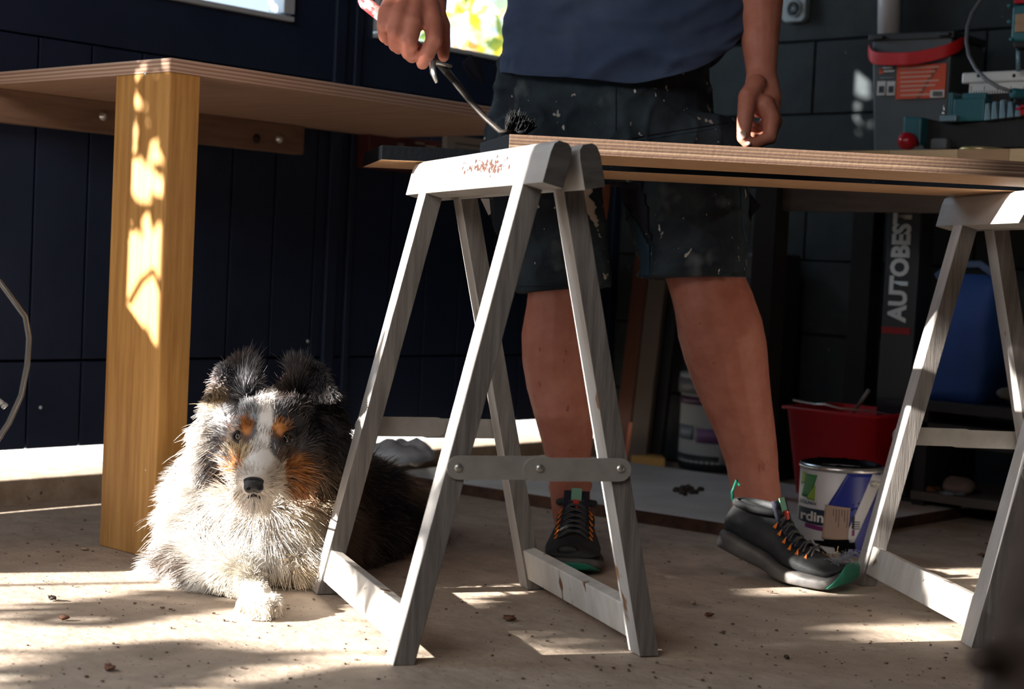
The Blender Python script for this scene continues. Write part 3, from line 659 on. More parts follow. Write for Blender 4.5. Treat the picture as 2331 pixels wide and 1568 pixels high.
# ================================================================ SHOES
shoe_k = mk('black_mesh_fabric', (.012, .015, .018), .75, col2=(.035, .038, .042), nscale=20, bump=.6, bscale=260, spots=[((.20, .18, .16), 60, .72, (1, 1, 1), .04), ((.35, .32, .28), 25, .76, (1, 1, 1), .03)])
sole_m = mk('grey_foam_sole', (.055, .055, .058), .6, col2=(.16, .15, .14), nscale=14, lo=.4, hi=.7, bump=.3, bscale=60, spots=[((.38, .36, .32), 10, .68, (1, 1, 1), .06)])
blackpl0 = mk('black_rubber', (.006, .007, .008), .5); green_r = mk('green_rubber', (.01, .20, .13), .5); orange_l = mk('orange_loop', (.85, .22, .02), .6); lace_m = mk('black_lace', (.05, .05, .052), .6)
def shoe(frame, lift, lace_side, toe_h=1.0):
    """frame: origin under the ball of the foot, forward dir, side dir; lift(t) = height of the sole along the shoe"""
    O, F_, S_ = frame
    def PT(t, s, h):     # t along 0 heel..1 toe, s sideways, h above the sole line
        bx, bz, ang = lift(t); return O+F_*(bx-h*math.sin(ang))+S_*s+ZZ*(bz+h*math.cos(ang))
    wd = lambda t: float(np.interp(t, [0, .05, .2, .4, .6, .75, .88, .96, 1], [.025, .033, .038, .036, .046, .052, .050, .041, .027]))
    up_h = lambda t: float(np.interp(t, [0, .06, .2, .34, .46, .6, .75, .88, .96, 1], [.075, .098, .100, .098, .088, .070, .055, .046, .036, .022]))
    so_h = lambda t: float(np.interp(t, [0, .1, .3, .55, .8, 1], [.034, .036, .032, .026, .022, .020]))
    # sole
    rings = []
    for t in np.linspace(0, 1, 30):
        w = wd(t)*1.08+.002; h = so_h(t); ring = []
        for s, q in ((-1, .25), (-.92, 0), (-.4, 0), (.4, 0), (.92, 0), (1, .25), (1.02, .7), (.98, 1), (.5, 1), (-.5, 1), (-.98, 1), (-1.02, .7)): ring.append(PT(t, s*w, q*h+ (.0)))
        rings.append(ring)
    sh = thing_part = MB().loft(rings).obj('shoe', sole_m, man); tag(sh, 'dusty black running shoe with grey sole')
    q = sh.modifiers.new('s', 'SUBSURF'); q.levels = q.render_levels = 1
    # upper
    rings = []; n = 28
    for t in np.linspace(.012, .985, 44):
        w = wd(t); h0 = so_h(t)*.8; h1 = up_h(t); ring = []
        for j in range(n):
            a = 2*math.pi*j/n; s = math.cos(a); v = math.sin(a)
            ww = w*(1.0 if v < 0 else (1-.42*v**1.5)); hh = h0+(h1-h0)*(.5+.5*v)
            wr_ = .0016*math.sin(t*95+s*3)*(1 if .38 < t < .72 else 0)*(v > 0)+.0012*mnoise.noise(Vector((t*30, s*4, v*4)))
            ring.append(PT(t, ww*math.copysign(abs(s)**.8, s), hh+wr_))
        rings.append(ring)
    up = MB().loft(rings).obj('upper', shoe_k, sh); q = up.modifiers.new('s', 'SUBSURF'); q.levels = q.render_levels = 1
    # collar
    cen = [PT(.2+.17*math.cos(a), .034*math.sin(a), .097+.008*math.cos(a)) for a in np.linspace(0, 2*math.pi, 25)]
    MB().tube(cen, .007, 10, caps=False).obj('collar', shoe_k, sh)
    # tongue
    tg = [[PT(t, s*.024, up_h(t)+.003+(.024 if t < .36 else .012 if t < .40 else 0)*1) for s in (-1, -.5, 0, .5, 1)] for t in (.33, .36, .42, .5, .58, .66)]
    m_ = MB(); k = len(tg); vs = [v for r in tg for v in r]; m_.add(vs, [(i*5+j, i*5+j+1, i*5+j+6, i*5+j+5) for i in range(k-1) for j in range(4)], True)
    to = m_.obj('tongue', navy_plain, sh); s_ = to.modifiers.new('t', 'SOLIDIFY'); s_.thickness = .006
    m_ = MB(); m_.prism([PT(.335, -.010, .128), PT(.335, .010, .128), PT(.385, .010, .108), PT(.385, -.010, .108)], (PT(.36, 0, .14)-PT(.36, 0, .137))); tag(m_.obj('tongue_tag', mk('sage_tag', (.16, .36, .25), .6), sh, bevel=.0006), 'sage green loop on the tongue')
    tag(MB().tube([PT(-.005, 0, .085), PT(-.03, 0, .10), PT(-.02, 0, .125), PT(.01, 0, .118)], .003, 8).obj('heel_loop', green_r, sh), 'green heel loop')
    MB().box(PT(.40, 0, .103), (.012, .006, .016)).obj('lace_lock', mk('red_lock', (.6, .05, .03), .5), sh, bevel=.001)
    # laces
    for i, t in enumerate(np.linspace(.40, .72, 6)):
        w = .024+.004*i/5; h = up_h(t)+.007
        for s, dt in ((1, .035), (-1, .035)):
            MB().tube([PT(t, -s*w, h-.010), PT(t+dt*.35, -s*w*.4, h+.003), PT(t+dt*.6, s*w*.4, up_h(t+dt)+.010), PT(t+dt, s*w, up_h(t+dt)-.001)], .0021, 7).obj('lace', lace_m, sh)
        for s in (-1, 1): MB().tube([PT(t-.008, s*(w+.008), h-.018), PT(t, s*(w+.001), h-.009), PT(t+.008, s*(w+.008), h-.018)], .0018, 7).obj('lace_loop', orange_l, sh)
    if toe_h < 1: MB().ell(PT(.965, .008, .034), (.017, .006, .008), rot=Matrix.Rotation(YAW, 3, 'Z')).obj('toe_badge', mk('oval_badge', (.03, .035, .035), .6), sh); MB().tube([PT(.965, .008, .034)+Vector((R0*math.cos(a)*.019+ZZ*math.sin(a)*.010)) for a in np.linspace(0, 6.283, 17)], .0016, 6).obj('badge_rim', blackpl0, sh)
    # toe rubber
    rings = []
    for t in (.90, .925, .95, .975, 1.0, 1.01):
        w = wd(min(t, 1))*1.08+.003; h = float(np.interp(t, [.90, .95, 1.01], [.004, .010, .032]))*toe_h; rings.append([PT(t, s*w, q*h-.001) for s, q in ((-1, 0), (0, -.05), (1, 0), (1.03, .5), (1, 1), (0, 1.0), (-1, 1), (-1.03, .5))])
    tcp = MB().loft(rings).obj('toe_cap', green_r, sh); q = tcp.modifiers.new('s', 'SUBSURF'); q.levels = q.render_levels = 2; tag(tcp, 'green rubber toe bumper')
    return PT, sh
# flat foot, seen from the front
o1 = G(1300, 1308, 0); f1 = (-F0*1.0-R0*.06).normalized(); s1 = f1.cross(ZZ).normalized()
PT1, sh1 = shoe((o1, f1, s1), lambda t: ((t-1)*.285+.01, .003+.010*max(0, t-.85)/.15, -.03), 1, .42)
# heel raised foot, turned out
tip = G(1925, 1334, 0); bl = G(1775, 1336, 0); hl = G(1668, 1262, 0)
f2 = Vector((tip-bl)); f2.z = 0
f2 = (R0*.80-F0*.60).normalized(); s2 = f2.cross(ZZ).normalized()
BALL = G(1818, 1326, 0)
def lift2(t):
    tb = .62
    if t > tb: u = (t-tb)*.272; return u, .003+.02*max(0, (t-.88)/.12)**1.5, 0.08*max(0, (t-.85)/.15)
    a = math.radians(17)*min(1, (tb-t)/.22); u = (tb-t)*.272; return -u*math.cos(a*.9), .003+u*math.sin(a)*.92, -a*.8
PT2, sh2 = shoe((BALL, f2, s2), lift2, 1)
# dust and straw on the toe
st_ = MB()
for i in range(5): a = PT2(.84+.01*i, -.01+.012*rng.random(), .058); st_.tube([a, a+Vector(rng.normal(size=3))*.008+f2*.01], .0007, 5)
tag(st_.obj('straw', mk('straw', (.6, .42, .15), .8), sh2), 'bits of straw and lint')
fz = MB()
for i in range(160):
    a = PT2(.90+.10*rng.random(), -.03+.06*rng.random(), .045); v = Vector(rng.normal(size=3))*.008; fz.tube([a, a+v*.6+ZZ*.004, a+v+f2*.004], .00035, 4, caps=False)
tag(fz.obj('fluff', mk('grey_fluff', (.30, .32, .36), .9), sh2), 'grey fluff on the toe', kind='stuff')

# ================================================================ THE BRUSH
bristle_m = mk('black_bristles', (.0012, .002, .003), .6, spec=.1); rust_m = mk('tarred_ferrule', (.008, .006, .005), .6, col2=(.022, .016, .013), nscale=40, bump=.7, bscale=120)
br = thing('paint_brush', 'long cranked radiator brush with red and white handle in the raised hand', 'paint brush', tuple(D(1140, 303, 2.52)))
h0, h1, h2 = D(836, 10, 2.69), D(915, 75, 2.655), D(985, 140, 2.62)
redw = mk('red_white_handle', (.62, .05, .06), .5, col2=(.75, .60, .58), nscale=50, lo=.48, hi=.56, bump=.4, bscale=100)
MB().tube([h0-(h1-h0)*.12, h0, h0+(h1-h0)*.3, h1, h2], [(.014, .007), (.020, .010), (.018, .010), (.013, .009), (.010, .008)], 16).obj('handle', redw, br)
MB().tube([h2, D(1000, 145, 2.61), D(1022, 150, 2.60)], [(.012, .006), (.013, .004), (.010, .003)], 14).obj('ferrule', mk('dull_tin', (.45, .42, .38), .4, .6, bump=.4), br)
MB().tube([D(984, 140, 2.58), D(986, 165, 2.575), D(994, 188, 2.57)], [(.004, .007), (.004, .006), (.002, .003)], 10).obj('ferrule_flap', steel, br)
MB().tube([D(1005, 150, 2.61), D(1035, 185, 2.59), D(1070, 230, 2.56), D(1105, 268, 2.53), D(1140, 300, 2.50), D(1165, 300, 2.50)], [(.011, .005), (.010, .004), (.0075, .004), (.006, .004), (.0055, .004), (.006, .004)], 12).obj('shaft', rust_m, br)
bb = MB()
for i in range(420):
    u = rng.random(); base = D(1150+50*u, 299+4*u, 2.50+.02*rng.random()); top = base+ZZ*(.012+.022*rng.random()*math.sin(min(1, .3+u)*math.pi*.8+.2))+R0*(.004+.010*rng.random()*u)+Vector(rng.normal(size=3))*.003
    bb.tube([base, (base+top)/2+Vector(rng.normal(size=3))*.0015, top], [.0016, .0013, .0005], 4, caps=False)
bb.ell(D(1180, 302, 2.51), (.018, .010, .006)); tag(bb.obj('bristles', bristle_m, br), kind='stuff')
# ================================================================ THE DOG
dog = thing('dog', 'merle shepherd dog with white chest lying by the pine post, facing the camera', 'dog', tuple(G(640, 1330)))
DB = MB()
def ch(rows, n=16):
    DB.chain([D(x, y, d) for x, y, d, r in rows], [r*d/FPX for x, y, d, r in rows], n)
ch([(622, 958, 2.70, 78), (618, 980, 2.66, 84)]); ch([(598, 955, 2.64, 58), (640, 955, 2.65, 58)])      # skull
ch([(604, 1000, 2.62, 56), (594, 1045, 2.575, 50), (586, 1085, 2.53, 47), (581, 1098, 2.515, 42)])          # muzzle
ch([(600, 1075, 2.60, 46), (588, 1112, 2.555, 34)])                                                           # lower jaw
ch([(556, 1040, 2.66, 46), (560, 1070, 2.64, 32)]); ch([(662, 1030, 2.67, 58), (645, 1080, 2.63, 42)]); ch([(700, 960, 2.76, 62), (715, 1050, 2.78, 66)]); ch([(520, 960, 2.76, 48), (495, 1050, 2.78, 52)])      # cheeks
ch([(630, 1000, 2.76, 95), (625, 1090, 2.82, 125), (600, 1180, 2.80, 135), (590, 1250, 2.78, 125)], 20)      # neck, chest
ch([(470, 1130, 2.80, 60), (455, 1220, 2.76, 66), (440, 1275, 2.72, 52), (470, 1310, 2.66, 36)])             # shoulder, elbow
ch([(700, 1160, 2.82, 80), (705, 1240, 2.78, 72), (680, 1300, 2.72, 40)])
ch([(470, 1310, 2.68, 38), (520, 1315, 2.63, 40), (560, 1330, 2.57, 36), (583, 1352, 2.52, 31)])             # forearm forward
for dx, dy, dd in ((-34, 4, .01), (-12, 12, -.02), (14, 12, -.02), (36, 2, .005)):                             # toes
    ch([(586+dx*.6, 1358+dy*.4, 2.50, 18), (588+dx, 1372+dy, 2.47+dd, 17)])
ch([(590, 1352, 2.50, 30), (590, 1372, 2.48, 26)])
ch([(700, 1130, 2.92, 105), (800, 1165, 3.05, 100), (880, 1180, 3.16, 92), (905, 1200, 3.16, 84)], 20)       # trunk, rump
ch([(845, 1210, 3.0, 60), (800, 1235, 2.92, 42), (760, 1250, 2.86, 34)])                                      # thigh
ch([(430, 1290, 2.72, 34), (390, 1296, 2.74, 26), (365, 1292, 2.76, 18)])                                    # elbow fringe end
# brow ridges
for x in (556, 640): DB.ell(D(x, 968, 2.60), (.020, .015, .010))
dm = remesh(DB, .0045, 5, .5); dm_tree = BVHTree.FromPolygons([tuple(v.co) for v in dm.vertices], [tuple(p.vertices) for p in dm.polygons])
# coat patches, given where they show from the front: (x, y, rx, ry, colour, strength)
WH, BK, GY, CO, TN, BR, MD = (.92, .88, .84), (.030, .028, .031), (.33, .34, .37), (.50, .19, .045), (.50, .36, .20), (.10, .065, .05), (.12, .12, .135)
PATCH = [(606, 900, 15, 60, WH, 1.7), (609, 960, 10, 60, WH, 1.9), (592, 1045, 20, 50, WH, 1.9), (575, 1110, 60, 34, (.66, .60, .54), 2.2), (610, 1095, 34, 34, (.50, .42, .34), 1.6),
         (545, 900, 45, 42, GY, 1.0), (575, 880, 22, 25, MD, 1.0), (560, 930, 30, 26, GY, 1.2), (520, 960, 26, 40, (.48, .49, .52), 1.2), (655, 880, 30, 45, BR, 1.2), (690, 930, 60, 60, BK, 1.5),
         (640, 920, 24, 30, MD, .9), (735, 980, 50, 80, BK, 1.5), (715, 1040, 24, 30, (.16, .10, .07), 1.3), (725, 1090, 26, 24, (.42, .34, .25), 1.2), (562, 972, 11, 17, CO, 3.5), (632, 980, 17, 14, CO, 3.5), (548, 993, 22, 16, BR, 2.2), (655, 997, 22, 16, BK, 2.0), (545, 1022, 20, 18, TN, 1.6),
         (575, 985, 10, 18, MD, 1.3), (622, 1005, 12, 22, MD, 1.3), (537, 1058, 9, 20, CO, 2.0), (674, 1062, 20, 30, CO, 1.7), (700, 1075, 14, 26, (.16, .09, .05), 1.9), (660, 1030, 22, 16, BR, 1.8), (662, 1102, 18, 26, CO, 1.8), (705, 1110, 22, 30, (.30, .15, .07), 1.2), (685, 1010, 22, 18, MD, 1.4),
         (520, 850, 45, 30, MD, 1.3), (480, 855, 22, 34, (.62, .56, .56), 1.5), (545, 830, 30, 24, BR, 1.3), (500, 905, 34, 30, TN, 1.1), (470, 910, 16, 26, BK, 1.2), (575, 850, 16, 30, BK, 1.4),  # pinkish white patch on the left ear is sunlight put into the coat
         (660, 850, 26, 34, MD, 1.3), (720, 870, 50, 45, BK, 1.8), (755, 870, 14, 40, MD, 1.0),
         (455, 970, 45, 70, WH, 1.2), (505, 1000, 14, 50, MD, 1.4), (490, 1050, 20, 24, MD, 2.0), (490, 1085, 30, 14, BK, 2.2), (440, 1080, 60, 50, WH, 1.2),
         (550, 1200, 150, 90, WH, 1.6), (680, 1170, 60, 60, (.70, .58, .42), 1.2), (640, 1290, 70, 34, (.72, .60, .45), 1.0), (440, 1250, 90, 60, WH, 1.4), (400, 1262, 30, 20, BR, 3.0), (436, 1285, 14, 24, BR, 2.2),
         (755, 1090, 34, 70, BR, 1.3), (745, 1000, 30, 50, BR, .8), (740, 1060, 30, 30, (.30, .22, .15), 1.1), (790, 990, 16, 14, WH, 1.5), (770, 1200, 40, 60, (.22, .15, .12), 1.3), (850, 1150, 60, 60, BK, 1.8), (900, 1220, 60, 50, BK, 1.4), (930, 1110, 34, 26, (.20, .13, .09), 1.2), (815, 1180, 26, 70, (.20, .15, .13), 1.0),
         (545, 1310, 50, 34, (.55, .52, .46), 1.6), (590, 1370, 60, 30, (.86, .80, .72), 1.8)]
PA = np.array([[p[0], p[1], p[2], p[3], *p[4], p[5]] for p in PATCH])
_C = np.array(CAM); _F = np.array(FW); _R = np.array(RI); _U = np.array(UI)
def pjv(P):
    q = P-_C; d = q@_F; return np.stack([CX+FPX*(q@_R)/d, CY-FPX*(q@_U)/d], 1)
def coat(P, jitter=0):
    X = pjv(P)
    if jitter: X = X+rng.normal(size=X.shape)*jitter
    w = PA[None, :, 7]*np.exp(-(((X[:, None, 0]-PA[None, :, 0])/PA[None, :, 2])**2+((X[:, None, 1]-PA[None, :, 1])/PA[None, :, 3])**2)*1.0)+1e-9
    w = w**3; w /= w.sum(1, keepdims=True); c = w@PA[:, 4:7]
    lum = c.mean(1); nz = np.array([mnoise.noise(Vector(p*95))+.6*mnoise.noise(Vector(p*240)) for p in P]); mid = np.clip(1-abs(lum-.3)/.16, 0, 1); k = 1-.85*mid*np.clip(nz*3+.1, 0, 1); return c*k[:, None]+(np.clip(-nz-.25, 0, .4)*.35*mid)[:, None]
def flow(P):
    """length and comb direction by place"""
    X = pjv(P); x, y = X[:, 0], X[:, 1]; n = len(P)
    face = np.exp(-(((x-605)/118)**2+((y-990)/150)**2)**3)
    muzz = np.exp(-(((x-585)/55)**2+((y-1090)/60)**2)**2)
    paw = np.exp(-(((x-568)/95)**2+((y-1348)/56)**2)**2)
    ln = .038-.024*face-.006*muzz-.033*paw
    ruff = np.exp(-(((x-600)/260)**2+((y-1150)/130)**2)); ln = ln+.016*ruff*(1-face)*(1-paw)
    back = np.clip((x-760)/60, 0, 1); ln = ln-.006*back
    crown = np.exp(-(((x-615)/60)**2+((y-880)/30)**2)); ln = ln*(1-.45*crown)
    cx_ = (x-600)/170
    dirs = np.zeros((n, 3)); R_, F_ = np.array(R0), np.array(F0)
    down = np.array([0, 0, -1.0]); side = R_[None]*np.clip(cx_, -1, 1)[:, None]
    dirs = down[None]*.9+side*.75
    up = np.exp(-(((x-615)/70)**2+((y-880)/60)**2)); dirs += np.array([0, 0, 1.6])[None]*up[:, None]
    # on the muzzle and face hair runs up and back from the nose
    fx = np.stack([x-578, y-1100], 1); fl = np.linalg.norm(fx, axis=1, keepdims=True)+1e-6; fx = fx/fl
    fd = R_[None]*fx[:, :1]+np.array([0, 0, -1.0])[None]*fx[:, 1:]+F_[None]*.4
    dirs = dirs*(1-face)[:, None]+fd*face[:, None]*1.3
    dirs += (R_*.5)[None]*back[:, None]
    dirs += (-F_[None]*.6-R_[None]*0+np.array([0, 0, .3])[None])*paw[:, None]
    lay = .55+.42*face+.32*paw*(1-face)
    return ln, dirs, lay
def fur(me, name, count, parent, mat, lscale=1.0, rad=.00055, keep=None, fdir=None, seed=0):
    me.calc_loop_triangles(); T = np.empty(len(me.loop_triangles)*3, int); me.loop_triangles.foreach_get('vertices', T); T = T.reshape(-1, 3); V = arr(me); Nv = nrm(me)
    A = np.linalg.norm(np.cross(V[T[:, 1]]-V[T[:, 0]], V[T[:, 2]]-V[T[:, 0]]), axis=1); c = V[T].mean(1)
    view = _C-c; view /= np.linalg.norm(view, axis=1, keepdims=True); tn = Nv[T].mean(1); f = (tn*view).sum(1); A = A*np.where(f > -.25, 1.0, .25)
    if keep is not None: A = A*keep(c)
    idx = rng.choice(len(T), size=count, p=A/A.sum()); u = rng.random((count, 2)); u[u.sum(1) > 1] = 1-u[u.sum(1) > 1]
    t = T[idx]; P = V[t[:, 0]]+(V[t[:, 1]]-V[t[:, 0]])*u[:, :1]+(V[t[:, 2]]-V[t[:, 0]])*u[:, 1:]; N_ = Nv[t].mean(1); N_ /= np.linalg.norm(N_, axis=1, keepdims=True)
    ln, dr, lay = fdir(P) if fdir else flow(P)
    dr = dr/(np.linalg.norm(dr, axis=1, keepdims=True)+1e-9); dt = dr-N_*(dr*N_).sum(1, keepdims=True); 
    cl = np.array([[mnoise.noise(Vector(p*38)), mnoise.noise(Vector(p*38+9)), mnoise.noise(Vector(p*38-9))] for p in P])     # clumps lean together
    d0 = N_*(1-lay)[:, None]*1.6+dt*lay[:, None]+cl*.55+rng.normal(size=P.shape)*.13
    d0 /= np.linalg.norm(d0, axis=1, keepdims=True); L = ln*lscale*(.6+.6*rng.random(count)); L = np.where(rng.random(count) < .03, L*1.5, L)
    K = 5; pts = np.empty((count, K, 3)); pts[:, 0] = P-N_*.001; cur = pts[:, 0].copy(); d = d0.copy(); grav = np.array([0, 0, -1.0])
    for k in range(1, K):
        d = d+(dt*.30+grav*.10*(1-.0))*(k/K)+cl*.12+rng.normal(size=P.shape)*.05; d /= np.linalg.norm(d, axis=1, keepdims=True); cur = cur+d*(L/(K-1))[:, None]; cur[:, 2] = np.maximum(cur[:, 2], .002); pts[:, k] = cur
    cv = bpy.data.hair_curves.new(name); cv.add_curves([K]*count); off = np.array(rootloc(parent))
    cv.attributes['position'].data.foreach_set('vector', (pts-off).ravel().astype(np.float32))
    ra = cv.attributes.get('radius') or cv.attributes.new('radius', 'FLOAT', 'POINT'); pr = np.array([1, 1, .9, .65, .15])*rad; ra.data.foreach_set('value', np.tile(pr, count).astype(np.float32))
    col = coat(P, 5)*(.75+.5*rng.random((count, 1))); hl = (rng.random((count, 1)) < .13); col = np.where(hl, col*.6+np.array([[.15, .125, .11]]), col); ca = cv.attributes.new('coat', 'FLOAT_COLOR', 'CURVE'); ca.data.foreach_set('color', np.concatenate([np.clip(col, 0, 1), np.ones((count, 1))], 1).ravel().astype(np.float32))
    cv.materials.append(mat); o = bpy.data.objects.new(name, cv); COL.objects.link(o); o.parent = parent; o['kind'] = 'stuff'; return o
coat_m = attr_mat('dog_skin', 'coat', .7); fur_m = attr_mat('dog_fur', 'coat', .55)
def paint(me):
    c = coat(arr(me)); a = me.attributes.new('coat', 'FLOAT_COLOR', 'POINT'); a.data.foreach_set('color', np.concatenate([c, np.ones((len(c), 1))], 1).ravel().astype(np.float32))
paint(dm)
noface = lambda c: 1-.9*np.exp(-(((pjv(c)[:, 0]-576)/28)**2+((pjv(c)[:, 1]-1106)/24)**2)**2)-0*c[:, 0]
def eyes_free(c):
    X = pjv(c); k = noface(c)
    for ex, ey in ((548, 994), (652, 997)): k = k*(1-.99*np.exp(-(((X[:, 0]-ex)/25)**2+((X[:, 1]-ey-3)/21)**2)**2))
    return np.clip(k, 0, 1)
fur(dm, 'fur', 90000, dog, fur_m, keep=eyes_free, rad=.00050)
link_mesh('body', dm, coat_m, dog)
# ears: folded flaps with their own fur
def ear(base, outer, fold, tipp, side):
    E_ = MB(); b0, b1 = D(*base[0]), D(*base[1]); o0, o1 = D(*outer[0]), D(*outer[1]); t = D(*tipp)
    pts = [b0, (b0+o0)/2+ZZ*.004, o0, (o0+o1)/2, t, (t+b1)/2, b1]
    c = sum(pts, Vector())/len(pts); e = -F0*.010
    E_.prism(pts, F0*.012); E_.ell((b0+b1)/2+F0*.01, (.028, .020, .024)); me = remesh(E_, .004, 3); paint(me)
    o = None
    def fd(P):
        X = pjv(P); n = len(P); out = np.array(R0)*side*1.0+np.array([0, 0, .35]); top = np.clip((880-X[:, 1])/60, 0, 1)
        inner = np.exp(-((X[:, 0]-(560 if side < 0 else 676))/20)**2)
        d = np.tile(out, (n, 1)); d = d*(1-inner)[:, None]+np.array([0, 0, 1.4])[None]*inner[:, None]+np.array([0, 0, -1.2])[None]*(1-top)[:, None]*(1-inner)[:, None]
        return .013+.026*inner, d, np.full(n, .68)
    f_ = fur(me, 'ear_fur', 9000, dog, fur_m, fdir=fd, rad=.0005)
    link_mesh('ear', me, coat_m, dog)
ear([(570, 862, 2.70), (535, 905, 2.67)], [(536, 828, 2.68), (474, 838, 2.64)], None, (470, 905, 2.62), -1)
ear([(668, 862, 2.71), (712, 905, 2.69)], [(700, 836, 2.70), (762, 838, 2.66)], None, (766, 905, 2.64), 1)
# eyes, nose, mouth
eye_w = mk('dog_eye', (.030, .011, .005), .08, spec=.6); lid = mk('eye_rim', (.012, .010, .010), .35); nose_m = mk('dog_nose', (.012, .013, .016), .32, bump=.8, bscale=500)
def surf(px_, py_, lift=0):
    h = dm_tree.ray_cast(CAM-mo*0, ray(px_, py_), 6)
    return None
dbv = BVHTree.FromPolygons([tuple(Vector(v.co)+Vector(rootloc(dog))) for v in dm.vertices], [tuple(p.vertices) for p in dm.polygons])
def dsurf(px_, py_):
    h = dbv.ray_cast(CAM, ray(px_, py_), 6); return h[0]
for ex, ey in ((548, 994), (652, 997)):
    c = dsurf(ex, ey); vd = (CAM-c).normalized(); c = c-vd*.003
    eo = MB().ell(c, .0118, n=20, m=14).obj('eye', eye_w, dog)
    rot = vd.to_track_quat('Z', 'Y').to_matrix(); ring = [c+vd*.0075+rot @ Vector((.0115*math.cos(a), .0088*math.sin(a), -.002*abs(math.cos(a)))) for a in np.linspace(0, 2*math.pi, 21)]
    MB().tube(ring, .0030, 8, caps=False).obj('eyelid', lid, eo)
    MB().ell(c+vd*.0105, (.0042, .0042, .0042), n=12, m=8).obj('pupil', mk('pupil', (.002, .002, .002), .03, coat=1), eo)
nc = dsurf(577, 1104); vd = (CAM-nc).normalized()
NB = MB(); k = 2.5/FPX
NB.ell(nc+vd*.004, (.0150, .010, .0110), rot=Matrix.Rotation(YAW, 3, 'Z')); NB.ell(D(567, 1110, nc.dot(FW)-CAM.dot(FW)-.004), .0085); NB.ell(D(588, 1110, nc.dot(FW)-CAM.dot(FW)-.004), .0085); NB.ell(nc+vd*.002+ZZ*.006, (.0165, .012, .007), rot=Matrix.Rotation(YAW, 3, 'Z'))
nm = remesh(NB, .0016, 4); no = link_mesh('nose', nm, nose_m, dog)
dd_ = (nc-CAM).dot(FW)
for x in (565, 591): MB().ell(D(x, 1113, dd_-.014), (.0030, .0035, .0024)).obj('nostril', mk('nostril', (.001, .001, .001), .9), no)
mp_ = [(540, 1130), (555, 1134), (566, 1131), (577, 1127), (590, 1132), (606, 1134), (622, 1126)]
pts = [dsurf(*q) for q in mp_]; pts = [p+(CAM-p).normalized()*.003 for p in pts if p is not None]
if len(pts) > 3: MB().tube(pts, [.001, .002, .0025, .0015, .0025, .002, .001][:len(pts)], 8).obj('mouth', lid, dog)
MB().tube([D(577, 1124, dd_-.010), dsurf(577, 1130)], .0012, 6).obj('mouth', lid, dog) if dsurf(577, 1130) else None
for dx, dy in ((-40, 12), (-14, 22), (16, 22), (40, 10)):
    c = D(588+dx, 1378+dy*.9, 2.445); c.z = max(c.z, .008); MB().tube([c+F0*.012, c-F0*.004-ZZ*.002], [.0035, .0012], 8).obj('claw', mk('claw', (.30, .22, .16), .4), dog)
wk = MB()
for i in range(26):
    s = 1 if i % 3 else -1; p = dsurf(577+s*(22+rng.random()*34), 1108+rng.random()*24)
    if p is None: continue
    d = (R0*s*.9-F0*.15-ZZ*(.2+.5*rng.random())).normalized(); q = p+d*(.02+.02*rng.random()); wk.tube([p, (p+q)/2+ZZ*.002, q], [.0003, .00022, .0001], 4, caps=False)
tag(wk.obj('whiskers', mk('whisker', (.85, .8, .7), .4), dog), kind='stuff')
# ================================================================ THE BENCH ALONG THE BACK WALL AND WHAT STANDS ON IT
def PR(px0, py0, px1, py1, y):       # box extents from a pixel rectangle on the plane y = const
    a, b, c, d = W(px0, py0, 1, y), W(px1, py0, 1, y), W(px0, py1, 1, y), W(px1, py1, 1, y)
    return (a.x+c.x)/2, (b.x+d.x)/2, (c.z+d.z)/2, (a.z+b.z)/2
def pbox(mb, px0, py0, px1, py1, y, dy):
    x0, x1, z0, z1 = PR(px0, py0, px1, py1, y); return mb.box(((x0+x1)/2, y+dy/2, (z0+z1)/2), (x1-x0, dy, z1-z0))
XR, ZU = Vector((1, 0, 0)), Vector((0, 0, 1)); YN = Vector((0, -1, 0))
YBE = 3.26
zb = W(2100, 341, 1, YBE).z
lam = [mk('pale_stave', (.66, .47, .27), .5, col2=(.74, .56, .35), nscale=5, stretch=(1, 9, 9)), mk('brown_stave', (.42, .26, .14), .5, col2=(.50, .33, .20), nscale=5, stretch=(1, 9, 9)), mk('honey_stave', (.58, .38, .19), .5, col2=(.66, .46, .25), nscale=5, stretch=(1, 9, 9))]
dkwood = mk('dark_bench_wood', (.05, .035, .025), .8, col2=(.08, .055, .04), nscale=6, stretch=(1, 8, 8), bump=.3)
x0b = W(1690, 400, 1, YBE).x; legdark = mk('shade_black_wood', (.010, .009, .009), .9); bench = thing('workbench', 'pale stave-topped workbench along the back block wall, carrying the mitre saw', 'workbench', (x0b+1.2, 3.55, 0))
xs = x0b; i = 0; cuts = [W(2180, 350, 1, YBE).x, W(2297, 350, 1, YBE).x]
edges = [x0b, x0b+(cuts[0]-x0b)*.36, x0b+(cuts[0]-x0b)*.7, cuts[0], cuts[1], cuts[1]+.3, cuts[1]+.62, cuts[1]+.95]
for r in range(8):
    ex = [e+(0 if r == 0 else ((r*.17) % .28)-.1) for e in edges]; ex[0] = x0b; ex[-1] = edges[-1]
    for j in range(len(ex)-1):
        MB().box(((ex[j]+ex[j+1])/2, YBE+.036+r*.072, zb-.017), (ex[j+1]-ex[j]-.0008, .0712, .034)).obj('stave', lam[(0, 2, 0, 1, 0, 2, 1)[(j+r*2) % 7 if r else j]], bench, bevel=.0008)
MB().box(((x0b+edges[-1])/2, YBE+.07, zb-.085), (edges[-1]-x0b-.06, .03, .10)).obj('apron', dkwood, bench)
for lx in (x0b+.05, edges[-1]-.05):
    for ly_ in (YBE+.06, YB-.07): MB().box((lx, ly_, (zb-.034)/2), (.06, .06, zb-.034)).obj('leg', legdark, bench)  # legs near black: the shade under the bench is put into their colour

